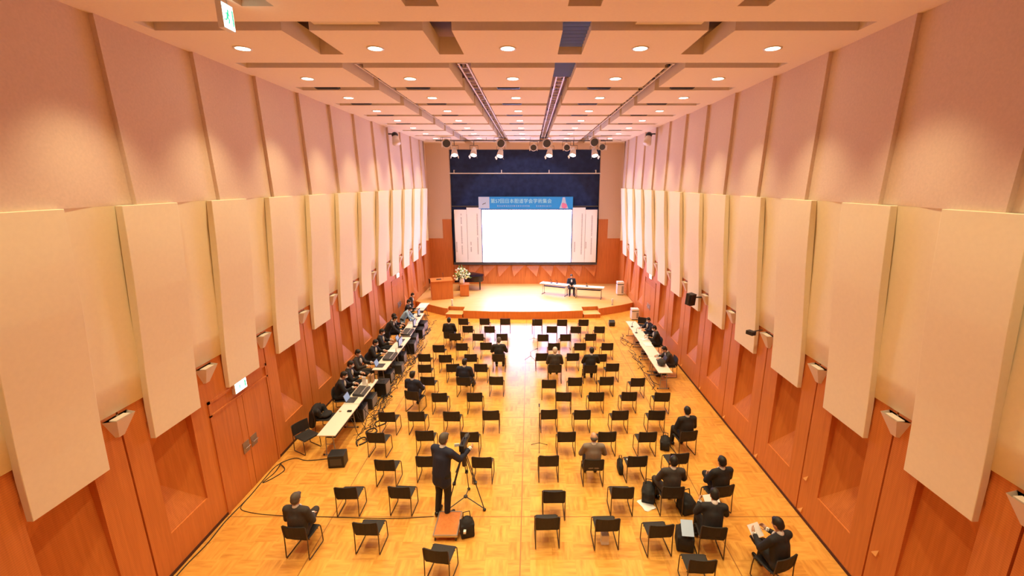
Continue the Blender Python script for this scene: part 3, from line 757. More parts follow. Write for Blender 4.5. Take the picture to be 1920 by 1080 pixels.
bottle((-5.42, 13.25, Z), 'small drink bottle beside the mixing desk on the second left table')
bottle((-5.4, 16.35, Z), 'small drink bottle on the third left table')
laptop((5.0, 15.5, Z), -PI / 2, 'open laptop near the near end of the right tables', False)
tag(MB().ell((0, 0, .12), (.16, .2, .13)).build('grey_bag', 'suit2', loc=(4.93, 15.15, Z)), 'grey soft bag on the nearest right table', 'bag')
papers((5.0, 17.3, Z), 0, 'white papers in the middle of the right tables', .3, .42)
papers((4.95, 17.9, Z), .4, 'white papers on the third right table', .21, .3)
for i, y in enumerate((18.75, 19.6)):
    t = thing('table_microphone', 'small black table microphone on the right tables, %s from the stage' % ('second' if i == 0 else 'first'), 'microphone', (4.85, y, Z), 0, 'table microphones on the right tables')
    MB().lathe((0, 0, 0), [(.06, 0), (.06, .02), (.01, .03)], 12).build('base', 'black', t); MB().tube([(0, 0, .02), (0, 0, .18), (.06, 0, .26)], .008, 6).build('gooseneck', 'black', t)
papers((2.9, 26.15, SH + Z), .2, 'white papers on the stage table right of the speaker', .35, .25)
papers((1.9, 26.62, SH + Z), .2, 'white papers on the stage table left of the speaker', .35, .25)
for i, (x, y) in enumerate(((1.35, 26.9), (1.7, 26.75), (3.5, 26.0))):
    t = thing('table_microphone', 'dark microphone on the stage tables, %s from the left' % ORD[i], 'microphone', (x, y, SH + Z), 0, 'microphones on the stage tables')
    MB().lathe((0, 0, 0), [(.08, 0), (.08, .03), (.01, .05)], 12).build('base', 'black', t); MB().tube([(0, 0, .02), (0, 0, .16), (-.08, 0, .24)], .012, 6).build('gooseneck', 'black', t)

# equipment and cables under the left tables
ci = 0
for (x, y, w, d, h, m) in [(-5.55, 12.6, .5, .5, .45, 'black'), (-5.5, 13.4, .45, .5, .4, 'dgrey'), (-5.3, 14.25, .42, .45, .52, 'black'), (-5.5, 15.3, .5, .5, .42, 'black'), (-5.3, 16.1, .4, .4, .38, 'dgrey'), (-5.5, 17.0, .5, .5, .45, 'black'), (-5.35, 18.2, .42, .5, .5, 'black'), (-5.55, 19.2, .5, .6, .45, 'dgrey'), (-5.5, 20.2, .5, .5, .45, 'black'), (-5.6, 21.2, .5, .6, .45, 'black')]:
    t = thing('equipment_case', '%s equipment case under the left tables, %s from the camera' % ('black' if m == 'black' else 'dark grey', ORD[ci]), 'case', (x, y, 0), rnd.uniform(-.1, .1), 'equipment cases under the left tables'); ci += 1
    MB().bb(-w / 2, w / 2, -d / 2, d / 2, .01, h).build('shell', m, t, bevel=.01)
    MB().bb(w / 2, w / 2 + .008, -d / 2 + .04, d / 2 - .04, .06, h - .05).build('front_plate', 'grey', t)
    MB().tube([(-.09, 0, h), (-.09, 0, h + .04), (.09, 0, h + .04), (.09, 0, h)], .01, 6).build('handle', 'dgrey', t)
def cable(pts, r, label, m='cable', kind=None, name='cable'):
    # smooth through points (Catmull-Rom)
    P = [Vector(p) for p in pts]; out = []
    for i in range(len(P) - 1):
        p0 = P[max(i - 1, 0)]; p1 = P[i]; p2 = P[i + 1]; p3 = P[min(i + 2, len(P) - 1)]
        for k in range(6):
            s = k / 6; out.append(.5 * ((2 * p1) + (p2 - p0) * s + (2 * p0 - 5 * p1 + 4 * p2 - p3) * s * s + (3 * p1 - p0 - 3 * p2 + p3) * s ** 3))
    out.append(P[-1]); o = MB().tube(out, r, 5).build(name, m, None, True); tag(o, label, 'cable'); return o
cable([(-5.5, 10.49, .01), (-6.1, 10.4, .01), (-6.5, 10.5, .01), (-6.8, 10.2, .01), (-6.82, 9.6, .01), (-6.8, 9.0, .01), (-6.84, 8.2, .01), (-6.8, 7.6, .01), (-6.84, 7.0, .01), (-6.8, 6.2, .01)], .012, 'black cable running along the foot of the left wall past the door')
cable([(-6.7, 10.2, .03), (-6.5, 10.0, .01), (-6.6, 9.7, .01), (-6.78, 9.5, .01), (-6.7, 9.9, .01), (-6.75, 10.3, .02)], .012, 'small black cable loop on the floor by the left door')
cable([(-6.8, 8.9, .01), (-6.75, 8.6, .01), (-6.4, 8.47, .01), (-5.9, 8.4, .01), (-5.3, 8.37, .01), (-3.2, 8.3, .01), (-2.2, 8.36, .01)], .008, 'thin black cable crossing the floor from the left wall towards the cameraman')
mbs = MB()
for i in range(90):
    y = rnd.uniform(11.5, 22.3); x = rnd.uniform(-5.3, -4.85) - (.30 if y > 19 else 0); pts = []
    for k in range(7):
        pts.append((x + rnd.uniform(-.09, .09), y + (k - 3) * .16 + rnd.uniform(-.05, .05), max(.01, rnd.uniform(-.1, .14))))
    mbs.tube(pts, rnd.choice([.008, .012]), 5)
for i in range(30):
    y = rnd.uniform(11.5, 22.3); x = -5.28 - (.3 if y > 19 else 0)
    mbs.tube([(x - .05, y, .64), (x + .02, y + rnd.uniform(-.1, .1), .4), (x + rnd.uniform(0, .2), y + rnd.uniform(-.2, .2), .1), (x + rnd.uniform(.1, .35), y + rnd.uniform(-.3, .3), .01)], .008, 5)
o = mbs.build('cable_tangle', 'cable', None, True); tag(o, 'tangle of black cables spilling from under the left tables', 'cables'); o['kind'] = 'stuff'
mbs = MB()
for i in range(16):
    y = rnd.uniform(14.8, 20.2); x = rnd.uniform(4.45, 4.7)
    mbs.tube([(x + rnd.uniform(-.15, .15), y + (k - 2) * .3, max(.01, rnd.uniform(-.05, .06))) for k in range(5)], .009, 5)
o = mbs.build('cable_tangle', 'cable', None, True); tag(o, 'black cables on the floor under the right tables', 'cables'); o['kind'] = 'stuff'
t = thing('power_box', 'black plastic equipment box standing on the floor by the nearest left table', 'box', (-5.18, 10.25, 0), .1)
MB().bb(-.21, .21, -.17, .17, 0, .36).build('box_body', 'black', t, bevel=.02); MB().bb(-.15, .15, -.178, -.168, .08, .28).build('front_grille', 'dgrey', t)
for i in range(3):
    cable([(-4.95 + .1 * i, 11.1 + .5 * i, .02), (-4.8 + .12 * i, 11.3 + .5 * i, .02), (-4.95 + .12 * i, 11.5 + .5 * i, .02), (-5.1 + .1 * i, 11.3 + .5 * i, .02), (-4.97 + .1 * i, 11.05 + .5 * i, .03)], .02, 'coiled black cable on the floor beside the left tables, %s from the camera' % ORD[i], name='coiled_cable')
tag(MB().box((0, 0, .12), (.3, .25, .24), rx=.3).build('stage_monitor', 'black', loc=(4.33, 21.88, 0.04)), 'small black floor monitor speaker in front of the right stage steps', 'speaker')

# ------------------------------------------------------------------ chairs
def make_chair(name='stacking_chair'):
    t = thing(name, 'x', 'chair')
    sw = .235
    mb = MB(); rows = []
    for y, z in ((-.20, .455), (-.10, .44), (.05, .437), (.17, .443), (.22, .435), (.235, .42)):
        rows.append([(-sw, y, z), (-sw + .03, y, z + .012), (sw - .03, y, z + .012), (sw, y, z), (sw - .01, y, z - .022), (-sw + .01, y, z - .022)])
    mb.rings(rows); mb.build('seat', 'chair_black', t, bevel=.004)
    mb = MB(); rows = []
    for z in (.475, .52, .62, .72, .775, .79):
        yb = -.215 - (z - .47) * .12; rows.append([(x, yb - .03 * (1 - (x / sw) ** 2) + q, z) for x, q in [(-sw, 0), (-.12, 0), (0, 0), (.12, 0), (sw, 0), (sw, .02), (.12, .022), (0, .022), (-.12, .022), (-sw, .02)]])
    mb.rings(rows); mb.build('backrest', 'chair_black', t)
    for s2 in (-1, 1):
        x = s2 * .245
        pts = [(x, -.25, .78), (x, -.225, .5), (x, -.235, .25), (x, -.25, .03), (x, -.235, .013), (x, .22, .013), (x, .245, .03), (x, .235, .25), (x, .215, .42), (x * .9, .2, .43)]
        MB().tube(pts, .0115, 6).build('side_frame', 'chrome', t, True)
    mb = MB().tube([(-.24, -.15, .42), (.24, -.15, .42)], .009, 6); mb.tube([(-.24, .14, .42), (.24, .14, .42)], .009, 6); mb.build('cross_rail', 'chrome', t)
    return t
chair0 = make_chair()
chair_used = [False]
def place_chair(x, y, rz, label, group, z=0):
    if not chair_used[0]:
        chair_used[0] = True; chair0.location = (x, y, z); chair0.rotation_euler.z = rz; chair0['label'] = label
        if group: chair0['group'] = group
        return chair0
    c = dup(chair0, (x, y, z), rz, label)
    if group: c['group'] = group
    elif 'group' in c: del c['group']
    return c
LCH = [(-1.72, 6.90), (-3.31, 7.56), (-4.14, 8.59), (-2.93, 8.61), (-3.58, 9.58), (-4.21, 10.77), (-4.26, 11.85), (-3.40, 11.88), (-2.34, 11.88), (-1.19, 11.94), (-2.91, 10.86), (-1.66, 10.80), (-1.20, 9.69), (-2.61, 9.73), (-2.95, 13.05), (-1.81, 13.07), (-3.60, 14.25), (-1.19, 14.27), (-3.96, 15.30), (-2.92, 15.36), (-1.85, 15.36), (-4.22, 16.33), (-3.37, 16.24), (-2.37, 16.31), (-3.84, 17.30), (-2.91, 17.51), (-1.88, 17.59), (-3.40, 18.74), (-2.34, 18.70), (-1.28, 18.70), (-2.97, 19.80), (-1.93, 19.76), (-3.35, 20.94), (-2.28, 20.94), (-1.26, 20.94)]
RCH = [(0.35, 20.82), (1.60, 20.77), (2.66, 20.77), (1.04, 19.74), (2.17, 19.71), (3.29, 19.71), (0.58, 18.61), (1.58, 18.64), (2.72, 18.69), (1.00, 17.53), (2.12, 17.53), (3.28, 17.53), (0.47, 16.41), (1.70, 16.41), (2.79, 16.32), (3.10, 15.40), (0.66, 14.02), (1.57, 14.20), (2.68, 14.25), (3.75, 14.15), (1.10, 13.10), (2.15, 13.10), (3.23, 13.12), (4.30, 13.08), (0.56, 11.99), (1.56, 11.97), (2.69, 11.94), (3.80, 11.94), (0.99, 10.81), (2.10, 10.81), (3.21, 10.80), (0.46, 9.75), (2.67, 9.73), (3.74, 9.84), (0.53, 8.47), (2.08, 8.60), (0.35, 7.70), (1.57, 7.66), (2.61, 7.50), (3.13, 6.68)]
PCH = [(4.32, 10.84), (3.21, 8.61), (4.32, 8.64), (3.67, 7.45), (4.58, 6.71), (-4.66, 7.45), (-3.82, 13.17), (-2.32, 14.22), (-1.25, 16.32), (0.93, 15.30), (2.25, 15.25), (-3.71, 18.98), (1.57, 9.59)]
def rowlab(lst, block):
    rows = {}
    for x, y in lst:
        rows.setdefault(round((20.9 - y) / 1.113), []).append((x, y))
    out = {}
    keys = sorted(rows)
    for ri, k in enumerate(keys):
        r = sorted(rows[k], key=lambda p: abs(p[0] + .3))
        for ci, p in enumerate(r):
            rn = 'front row' if ri == 0 else '%s row from stage' % ORD[ri]
            out[p] = 'empty black chair, %s from the aisle, %s, %s block' % (ORD[ci], rn, block)
    return out
rot_special = {(-1.72, 6.90): -.16, (-2.93, 8.61): -.05, (3.74, 9.84): .08, (2.61, 7.50): .06, (-2.91, 10.86): .03, (2.67, 9.73): .04}
for lst, block in ((LCH, 'left'), (RCH, 'right')):
    lb = rowlab(lst, block)
    for p in lst:
        place_chair(p[0], p[1], rot_special.get(p, rnd.uniform(-.05, .05)), lb[p], 'empty audience chairs')

# ------------------------------------------------------------------ people
def hand(mb, w, d, palm_n, s=1.0, curl=.5):
    """w wrist point, d pointing direction, palm_n palm normal"""
    w = Vector(w); d = Vector(d).normalized(); n = Vector(palm_n); n = (n - d * n.dot(d)).normalized(); u = d.cross(n)
    R = Matrix((u, d, n)).transposed()
    mb.ell(w + d * .05, (.042 * s, .052 * s, .02 * s), R, 10, 6)
    for i, (off, ln) in enumerate(((-.03, .062), (-.01, .072), (.01, .068), (.029, .052))):
        a = w + d * .088 + u * off; b = a + (d * math.cos(curl) + n * math.sin(curl)) * ln * .5; c = b + (d * math.cos(curl * 2.2) + n * math.sin(curl * 2.2)) * ln * .5
        mb.cap(a - d * .015, b, .0095, .009, 6); mb.cap(b, c, .009, .0075, 6)
    a = w + d * .03 - u * .036; b = a + (d * .7 - u * .6 + n * .3).normalized() * .035; c = b + (d * .9 + n * .4).normalized() * .03
    mb.cap(a, b, .012, .010, 6); mb.cap(b, c, .010, .008, 6)

def person(loc, rz, label, kind='sit', lean=0.06, arms='lap', legs='flat', yaw=0.0, nod=0.2, suit='suit', trouser=None, hair='hair', top='jacket', mask=False, scale=1.0, side=0.0, bald=False, collar='shirt', z=0, group=None):
    trouser = trouser or suit
    t = thing('person', label, 'person', (loc[0], loc[1], z), rz, group); t.scale = (scale,) * 3
    V = Vector
    zp = .53 if kind == 'sit' else .93
    P = V((0, -.10 if kind == 'sit' else 0, zp))
    up = V((math.sin(side), math.sin(lean), math.cos(lean))).normalized()
    rt = V((1, 0, 0)); fw = rt.cross(up) * -1 if rt.cross(up).y < 0 else rt.cross(up)
    Ch = P + up * .30; N = P + up * .50
    sh = {s: P + up * .445 + rt * s * .185 for s in (-1, 1)}
    hd_up = (up + V((0, math.sin(nod) * .5, 0))).normalized()
    Hc = N + hd_up * .155 + V((0, .02, 0))
    Rz = Euler((-nod * .8, 0, yaw)).to_matrix()
    # arm joints
    el = {}; wr = {}; hdir = {}; pn = {}
    for s in (-1, 1):
        S0 = sh[s]
        if arms == 'lap': el[s] = S0 + V((s * .07, .06, -.27)); wr[s] = V((s * .10, P.y + .30, P.z + .12)); hdir[s] = V((-s * .4, .9, -.25)); pn[s] = V((0, 0, -1))
        elif arms == 'cross': el[s] = S0 + V((s * .09, .10, -.25)); wr[s] = S0 + V((-s * .24, .27, -.21)); hdir[s] = V((-s, .1, .1)); pn[s] = V((0, -1, 0))
        elif arms == 'read': el[s] = S0 + V((s * .09, .12, -.24)); wr[s] = S0 + V((-s * .04, .36, -.20)); hdir[s] = V((-s * .2, .9, .3)); pn[s] = V((-s, 0, .3))
        elif arms == 'wide': el[s] = S0 + V((s * .09, .10, -.25)); wr[s] = S0 + V((-s * .02, .32, -.30)); hdir[s] = V((-s * .5, .9, .0)); pn[s] = V((0, 0, -1))
        elif arms == 'table': el[s] = S0 + V((s * .07, .14, -.24)); wr[s] = V((s * .15, max(S0.y + .34, P.y + .42), .79 if kind == 'sit' else .86)); hdir[s] = V((-s * .2, .95, -.05)); pn[s] = V((0, 0, -1))
        elif arms == 'down': el[s] = S0 + V((s * .05, .0, -.28)); wr[s] = S0 + V((s * .06, .06, -.52)); hdir[s] = V((0, .1, -1)); pn[s] = V((-s, 0, 0))
        elif arms == 'camera':
            if s > 0: el[s] = S0 + V((.10, .14, -.20)); wr[s] = S0 + V((.16, .40, -.10)); hdir[s] = V((.1, 1, .1)); pn[s] = V((-1, 0, 0))
            else: el[s] = S0 + V((-.06, .08, -.27)); wr[s] = S0 + V((-.02, .28, -.40)); hdir[s] = V((.3, .9, -.2)); pn[s] = V((1, 0, 0))
    # leg joints
    kn = {}; an = {}; tdir = {}
    for s in (-1, 1):
        hp = P + V((s * .09, .02, -.02))
        if kind == 'sit':
            kn[s] = V((s * (.13 if legs != 'wide' else .22), .33, .50)); an[s] = V((s * .13, .36 if legs != 'tucked' else .12, .085)); tdir[s] = V((s * .15, 1, 0))
            if legs == 'cross' and s > 0: kn[s] = V((.06, .36, .60)); an[s] = V((-.17, .52, .36)); tdir[s] = V((-.35, 1, -.35))
            if legs == 'crossl' and s < 0: kn[s] = V((-.06, .36, .60)); an[s] = V((.17, .52, .36)); tdir[s] = V((.35, 1, -.35))
            if legs == 'out': kn[s] = V((s * .13, .36, .49)); an[s] = V((s * .12, .62, .085))
        else:
            kn[s] = V((s * .10, .03, .49)); an[s] = V((s * .11, -.03, .085)); tdir[s] = V((s * .25, 1, 0))
    # body: one continuous skin mesh
    b = MB(); b.cap(P, Ch, .10, .09); b.cap(Ch, N, .07, .045); b.cap(N - up * .03, Hc - hd_up * .04, .052, .055)
    hd = lambda v: Hc + Rz @ V(v)
    b.ell(Hc, (.074, .092, .108), Rz, 14, 10); b.ell(hd((0, .035, -.055)), (.052, .055, .06), Rz)
    b.cap(hd((0, .09, .005)), hd((0, .108, -.025)), .010, .014, 8)
    for s in (-1, 1):
        b.ell(hd((s * .076, -.005, -.012)), (.012, .022, .033), Rz, 8, 6)
        b.cap(sh[s], el[s], .045, .038); b.cap(el[s], wr[s], .036, .026)
        b.cap(P + V((s * .09, .02, -.02)), kn[s], .07, .052); b.cap(kn[s], an[s], .05, .036)
    body = remeshed(b, 'body', 'skin', t, .014, 2)
    hm = MB()
    for s in (-1, 1): hand(hm, wr[s] - hdir[s].normalized() * .01, hdir[s], pn[s])
    join_into(body, hm)
    # eyes, mouth
    e = MB(); [e.ell(hd((s * .030, .080, .018)), (.011, .008, .006), Rz, 8, 5) for s in (-1, 1)]; e.build('eyes', 'hair', t, True)
    if mask:
        k = MB(); k.ell(hd((0, .055, -.045)), (.058, .058, .048), Rz, 14, 8); k.build('face_mask', 'mask', t, True)
    else:
        k = MB(); k.ell(hd((0, .088, -.058)), (.022, .006, .005), Rz, 8, 5); k.build('mouth', 'pink', t, True)
    # hair
    h = MB()
    if bald:
        h.ell(hd((0, -.028, -.02)), (.080, .082, .066), Rz, 14, 8)
    else:
        h.ell(hd((0, -.016, .026)), (.086, .096, .098), Rz, 16, 10); h.ell(hd((0, -.045, -.02)), (.080, .066, .075), Rz, 14, 8); h.ell(hd((.02, .05, .075)), (.05, .04, .03), Rz, 10, 6)
    remeshed(h, 'hair', hair, t, .014, 2)
    # jacket
    j = MB()
    j.cap(P + V((0, 0, -.02)), Ch, .14, .145); j.cap(Ch, P + up * .44, .13, .10)
    for s in (-1, 1):
        j.cap(P + rt * s * .055 + V((0, -.01, -.01)), Ch + rt * s * .07, .125, .115)
        j.cap(Ch + rt * s * .06, P + up * .43 + rt * s * .09, .115, .085)
        j.cap(P + up * .455, sh[s], .078, .076)
        j.cap(sh[s], el[s], .072, .062); j.cap(el[s], wr[s], .060, .042)
    if kind == 'stand':
        for s in (-1, 1): j.cap(P + rt * s * .05 + V((0, 0, .0)), P + rt * s * .06 + V((0, 0, -.17)), .13, .135)
    else: j.cap(P + V((-.09, -.02, -.02)), P + V((.09, -.02, -.02)), .115, .115)
    jk = remeshed(j, 'jacket' if top == 'jacket' else 'shirt', suit, t, .02, 3)
    # collar and cuffs
    c = MB(); q = Vector(N + up * .012); c.cap(q - up * .012, q + up * .015, .062, .058); c.build('shirt_collar', collar, jk, True)
    c = MB()
    for s in (-1, 1):
        d = (wr[s] - el[s]).normalized(); c.cone(wr[s] - d * .03, wr[s] + d * .022, .043, .036, 10)
    c.build('cuffs', collar, jk, True)
    k = MB(); k.ell(P + up * .36 + V((0, .115, 0)), (.05, .045, .11)); k.build('shirt_front', collar, jk, True)
    # trousers
    tr = MB(); tr.cap(P + V((-.07, 0, -.01)), P + V((.07, 0, -.01)), .125, .125)
    for s in (-1, 1):
        tr.cap(P + V((s * .09, .02, -.02)), kn[s], .095, .072); tr.cap(kn[s], an[s] + V((0, 0, .0)), .07, .058)
    remeshed(tr, 'trousers', trouser, t, .02, 3)
    for s in (-1, 1):
        d = tdir[s].normalized(); a = an[s] + V((0, 0, -.035)); f = MB(); f.cap(a - d * .05, a + d * .15, .047, .036, 10)
        f.v = [(x, y, max(zz, a.z - .048)) for x, y, zz in f.v]
        f.build('shoe', 'shoe', t, True)
    return t

def on_chair(x, y, rz, label, clabel=None, **k):
    who = k.pop('who')
    place_chair(x, y, rz, 'black chair carrying the ' + who, 'occupied audience chairs')
    c, s = math.cos(rz), math.sin(rz)
    k.setdefault('scale', 1.09)
    return person((x + 0 * c, y), rz, label, **k)
on_chair(4.32, 10.84, .15, 'dark-haired person in a black suit sitting by the right wall, farthest of that group', who='suited person farthest back near the right wall', arms='lap', nod=.1)
on_chair(3.21, 8.61, 0, 'person in a charcoal suit with legs spread, papers and bags around the chair', who='charcoal-suited person with bags at both sides', suit='suit2', arms='wide', legs='wide', side=.04)
on_chair(4.32, 8.64, .2, 'dark-haired person in a black suit with arms folded and legs crossed', who='person with folded arms on the right side', arms='cross', legs='crossl', side=-.02, lean=.0)
on_chair(3.67, 7.45, -.1, 'person in a black suit bending over a white leaflet near the right wall', who='person bending over a leaflet', arms='read', lean=.22, side=.08, nod=.5, suit='suit')
on_chair(4.58, 6.71, .35, 'dark-haired person in a black suit reading a white paper at the bottom right', who='reader at the bottom right corner', arms='read', legs='crossl', lean=.12, nod=.5, yaw=.2)
on_chair(-4.66, 7.45, -.1, 'grey-haired person in a dark suit with crossed legs at the bottom left', who='grey-haired person at the bottom left', suit='suit2', hair='hair_grey', arms='lap', legs='cross', lean=.02)
on_chair(-3.82, 13.17, -.25, 'person in a dark navy suit sitting turned, fourth row up the left block', who='navy-suited person beside the left tables', suit='suit_navy', arms='wide', legs='cross', hair='hair', side=-.02, lean=0)
on_chair(-2.32, 14.22, -.1, 'person in a dark navy suit leaning in the middle of the left block', who='navy-suited person in the middle of the left block', suit='suit_navy', arms='lap', legs='out', lean=-.02, side=.04)
on_chair(-1.25, 16.32, 0, 'person in a black suit beside the centre aisle in the left block', who='person beside the aisle in the left block', suit='suit', arms='wide', lean=.08, hair='hair_grey')
on_chair(0.93, 15.30, 0, 'white-haired person in a dark suit near the centre aisle, right block', who='white-haired person near the aisle', suit='suit2', hair='hair_white', arms='lap', legs='out', lean=.0)
on_chair(2.25, 15.25, 0, 'dark-haired person in a black suit leaning right in the right block', who='person leaning right in the right block', suit='suit', arms='wide', side=.08)
on_chair(-3.71, 18.98, 0, 'person in a black suit in the second row at the left end', who='person near the left stage steps', suit='suit', arms='lap', legs='out', lean=-.04)
on_chair(1.57, 9.59, 0, 'balding person in a grey jacket in the middle of the right block', who='balding person in a grey jacket', suit='suit_grey', trouser='suit', hair='hair_grey', bald=True, arms='wide', lean=.0)

# staff at the left tables (facing the hall, +X = rz -90)
R9 = -PI / 2
def chair_x(x, y, rz, label): place_chair(x, y, rz, label, 'chairs behind the side tables')
chair_x(-6.35, 10.95, R9 - .5, 'empty black chair behind the near end of the first left table')
chair_x(-6.25, 11.95, R9, 'black chair with a dark coat over it behind the first left table')
c_ = MB(); c_.ell((-6.52, 11.95, .66), (.13, .27, .20)); c_.cap((-6.56, 11.82, .62), (-6.62, 11.80, .24), .12, .10); c_.cap((-6.56, 12.08, .62), (-6.60, 12.12, .28), .12, .10); c_.cap((-6.40, 11.78, .70), (-6.34, 11.80, .52), .08, .06); c_.cap((-6.40, 12.12, .70), (-6.30, 12.12, .50), .08, .06); c_.ell((-6.22, 11.95, .53), (.16, .20, .08))
tag(remeshed(c_, 'coat', 'suit', None, .02), 'dark coat hung over a chair back behind the left tables', 'coat')
staff = [
    ((-6.25, 13.1), R9 + .25, 'sit', 'table', .30, 'suit', 'masked person in a black suit bending over the second left table, nearest of the staff', 'nearest masked operator'),
    ((-6.3, 13.95), R9 + .2, 'sit', 'table', .20, 'suit', 'masked person in a black suit seated second along the left tables', 'second masked operator'),
    ((-6.3, 14.95), R9 - .1, 'sit', 'table', .02, 'suit2', 'masked person in a dark suit sitting upright third along the left tables', 'third masked operator'),
    ((-6.25, 16.1), R9, 'sit', 'table', .30, 'suit', 'person in black bent low over the third left table', 'operator bent low over the third table'),
    ((-6.3, 17.3), R9 + .1, 'sit', 'table', .16, 'suit', 'masked person in black seated by the fourth left table', 'operator at the fourth table'),
    ((-6.45, 19.5), R9 + .1, 'sit', 'table', .14, 'suit_navy', 'masked person in navy seated by the fifth left table', 'operator at the fifth table'),
    ((-6.4, 22.0), R9, 'sit', 'table', .10, 'suit', 'person in black seated behind the sixth left table', 'operator at the sixth table'),
]
for (xy, rz, kd, ar, ln, su, lab, who) in staff:
    chair_x(xy[0], xy[1], rz, 'black chair carrying the ' + who)
    person(xy, rz, lab, kind=kd, arms=ar, lean=ln, suit=su, mask=True, nod=.35, scale=1.1)
person((-6.4, 18.3), R9 + .2, 'person in black standing and leaning between the fourth and fifth left tables', kind='stand', arms='table', lean=.55, suit='suit', nod=.5, mask=True, scale=1.04)
person((-6.3, 20.4), R9 + .1, 'person in a pale blue shirt leaning over the sixth left table', kind='stand', arms='table', lean=.65, suit='shirt_blue', trouser='suit', nod=.5, mask=True, scale=.95, top='shirt')
person((-6.62, 22.9), R9 + .2, 'person in black standing by the farthest left table near the stage', kind='stand', arms='down', lean=.25, suit='suit', nod=.4, mask=True, scale=.92)
# staff at the right tables (facing -X = rz +90)
L9 = PI / 2
chair_x(5.45, 15.8, L9, 'black chair carrying the person bent over the nearest right table')
person((5.45, 15.8), L9, 'dark-haired person in grey bending low over the nearest right table', arms='table', lean=.45, suit='suit2', nod=.6)
chair_x(5.5, 17.95, L9, 'black chair carrying the big-shouldered person in black at the right tables')
person((5.5, 17.95), L9 - .2, 'person in a black suit writing at the middle of the right tables', arms='table', lean=.20, suit='suit', nod=.5, scale=1.05, mask=True)
chair_x(5.55, 19.3, L9, 'black chair carrying the masked person nearest the stage at the right tables')
person((5.55, 19.3), L9 + .3, 'masked person in navy at the far end of the right tables', arms='table', lean=.15, suit='suit_navy', nod=.3, mask=True)
chair_x(5.6, 20.6, L9 + 1.2, 'empty black chair at the far end of the right tables by the white cabinet')
# speaker on the stage
place_chair(2.62, 26.75, PI, 'black chair carrying the speaker on the stage', None, SH)
person((2.62, 26.75), PI, 'person in a dark jacket over a white shirt seated between the two stage tables', arms='lap', lean=.0, suit='suit_navy', mask=False, z=SH, nod=.1)
place_chair(-6.35, 27.9, -.8, 'black chair standing on the stage behind the lectern', None, SH)

# cameraman on a low box
t = thing('camera_platform', 'low wooden platform with metal edges behind the cameraman', 'platform', (-1.80, 8.0, 0), 0)
MB().bb(-.24, .24, -.33, .33, .12, .15).build('board', 'wood_plain', t); mb = MB()
for s2 in (-1, 1): mb.bb(s2 * .25 - .012, s2 * .25 + .012, -.35, .35, .11, .16); mb.bb(-.25, .25, s2 * .34 - .012, s2 * .34 + .012, .11, .16)
mb.build('edge_trim', 'steel', t)
for a in (-1, 1):
    for b in (-1, 1): MB().bb(a * .22 - .015, a * .22 + .015, b * .31 - .015, b * .31 + .015, 0, .12).build('leg', 'dgrey', t)
person((-1.98, 8.42), -.45, 'grey-haired cameraman in dark clothes standing behind the tripod camera', kind='stand', arms='camera', lean=.14, suit='suit_navy', trouser='suit', hair='hair_grey', nod=.2, scale=1.19)
# tripod + video camera
t = thing('video_tripod', 'tall black tripod with floor spreader standing beside the cameraman', 'tripod', (-1.52, 8.75, 0), 0)
feet = [(.42, -.22), (-.42, .05), (.05, .48)]; feet[1] = (-.10, -.48)
feet = [(.46, -.20), (-.40, -.25), (.0, .5)]
apex = Vector((0, 0, 1.32))
for fx, fy in feet:
    a = apex + Vector((fx, fy, 0)) * .12; f = Vector((fx, fy, .03)); m1 = a.lerp(f, .5); d = Vector((-fy, fx, 0)).normalized() * .022
    l = MB(); l.tube([a + d, m1 + d], .012, 6); l.tube([a - d, m1 - d], .012, 6); l.tube([m1.lerp(a, .12), f], .013, 6); l.box(m1, (.07, .07, .05)); lg = l.build('leg', 'dgrey', t)
    MB().ell(f + Vector((0, 0, .0)), (.04, .04, .03)).build('rubber_foot', 'black', lg)
mb = MB()
for fx, fy in feet: mb.tube([(0, 0, .22), (fx * .95, fy * .95, .06)], .012, 6)
mb.ell((0, 0, .22), (.05, .05, .04)); mb.build('spreader', 'dgrey', t)
MB().cone((0, 0, 1.05), (0, 0, 1.38), .05, .06, 12).build('bowl', 'dgrey', t); MB().box((0, 0, 1.44), (.14, .16, .14)).build('fluid_head', 'black', t, bevel=.01)
MB().tube([(0, -.05, 1.42), (-.12, -.45, 1.20)], .011, 6).build('pan_handle', 'black', t)
t = thing('video_camera', 'black video camera mounted on the tall tripod', 'video camera', (-1.52, 8.75, 1.515), -.1)
MB().bb(-.06, .06, -.18, .18, 0, .16).build('camera_body', 'black', t, bevel=.01)
MB().cone((0, .18, .08), (0, .36, .08), .05, .065, 14).build('lens', 'dgrey', t)
MB().tube([(0, -.12, .15), (0, -.1, .22), (0, .1, .22), (0, .12, .15)], .012, 6).build('top_handle', 'black', t)
MB().box((-.12, -.12, .14), (.11, .02, .07), rz=.3).build('viewfinder_screen', 'mask', t); MB().cone((.05, .1, .2), (.05, .3, .2), .015, .015, 8).build('microphone', 'dgrey', t)
# mic stands
def mic_stand(x, y, h, rz, label):
    t = thing('microphone_stand', label, 'microphone stand', (x, y, 0), rz, 'floor microphone stands')
    MB().tube([(0, 0, .12), (0, 0, h)], .011, 6).build('pole', 'black', t)
    for k in range(3):
        a = k * 2 * PI / 3 + .5; MB().tube([(0, 0, .16), (.27 * math.cos(a), .27 * math.sin(a), .012)], .009, 6).build('leg', 'black', t)
    MB().tube([(0, 0, h), (0, .22, h + .08)], .008, 6).build('boom', 'black', t); MB().cap((0, .22, h + .08), (0, .32, h + .1), .018, .024, 8).build('microphone', 'dgrey', t)
mic_stand(.26, 11.0, 1.1, 0, 'black microphone stand by the aisle in the near right block')
mic_stand(.02, 17.4, .35, -1.2, 'low black microphone stand at the middle of the centre aisle')
mic_stand(.18, 19.6, .9, 0, 'black microphone stand beside the aisle near the front row')

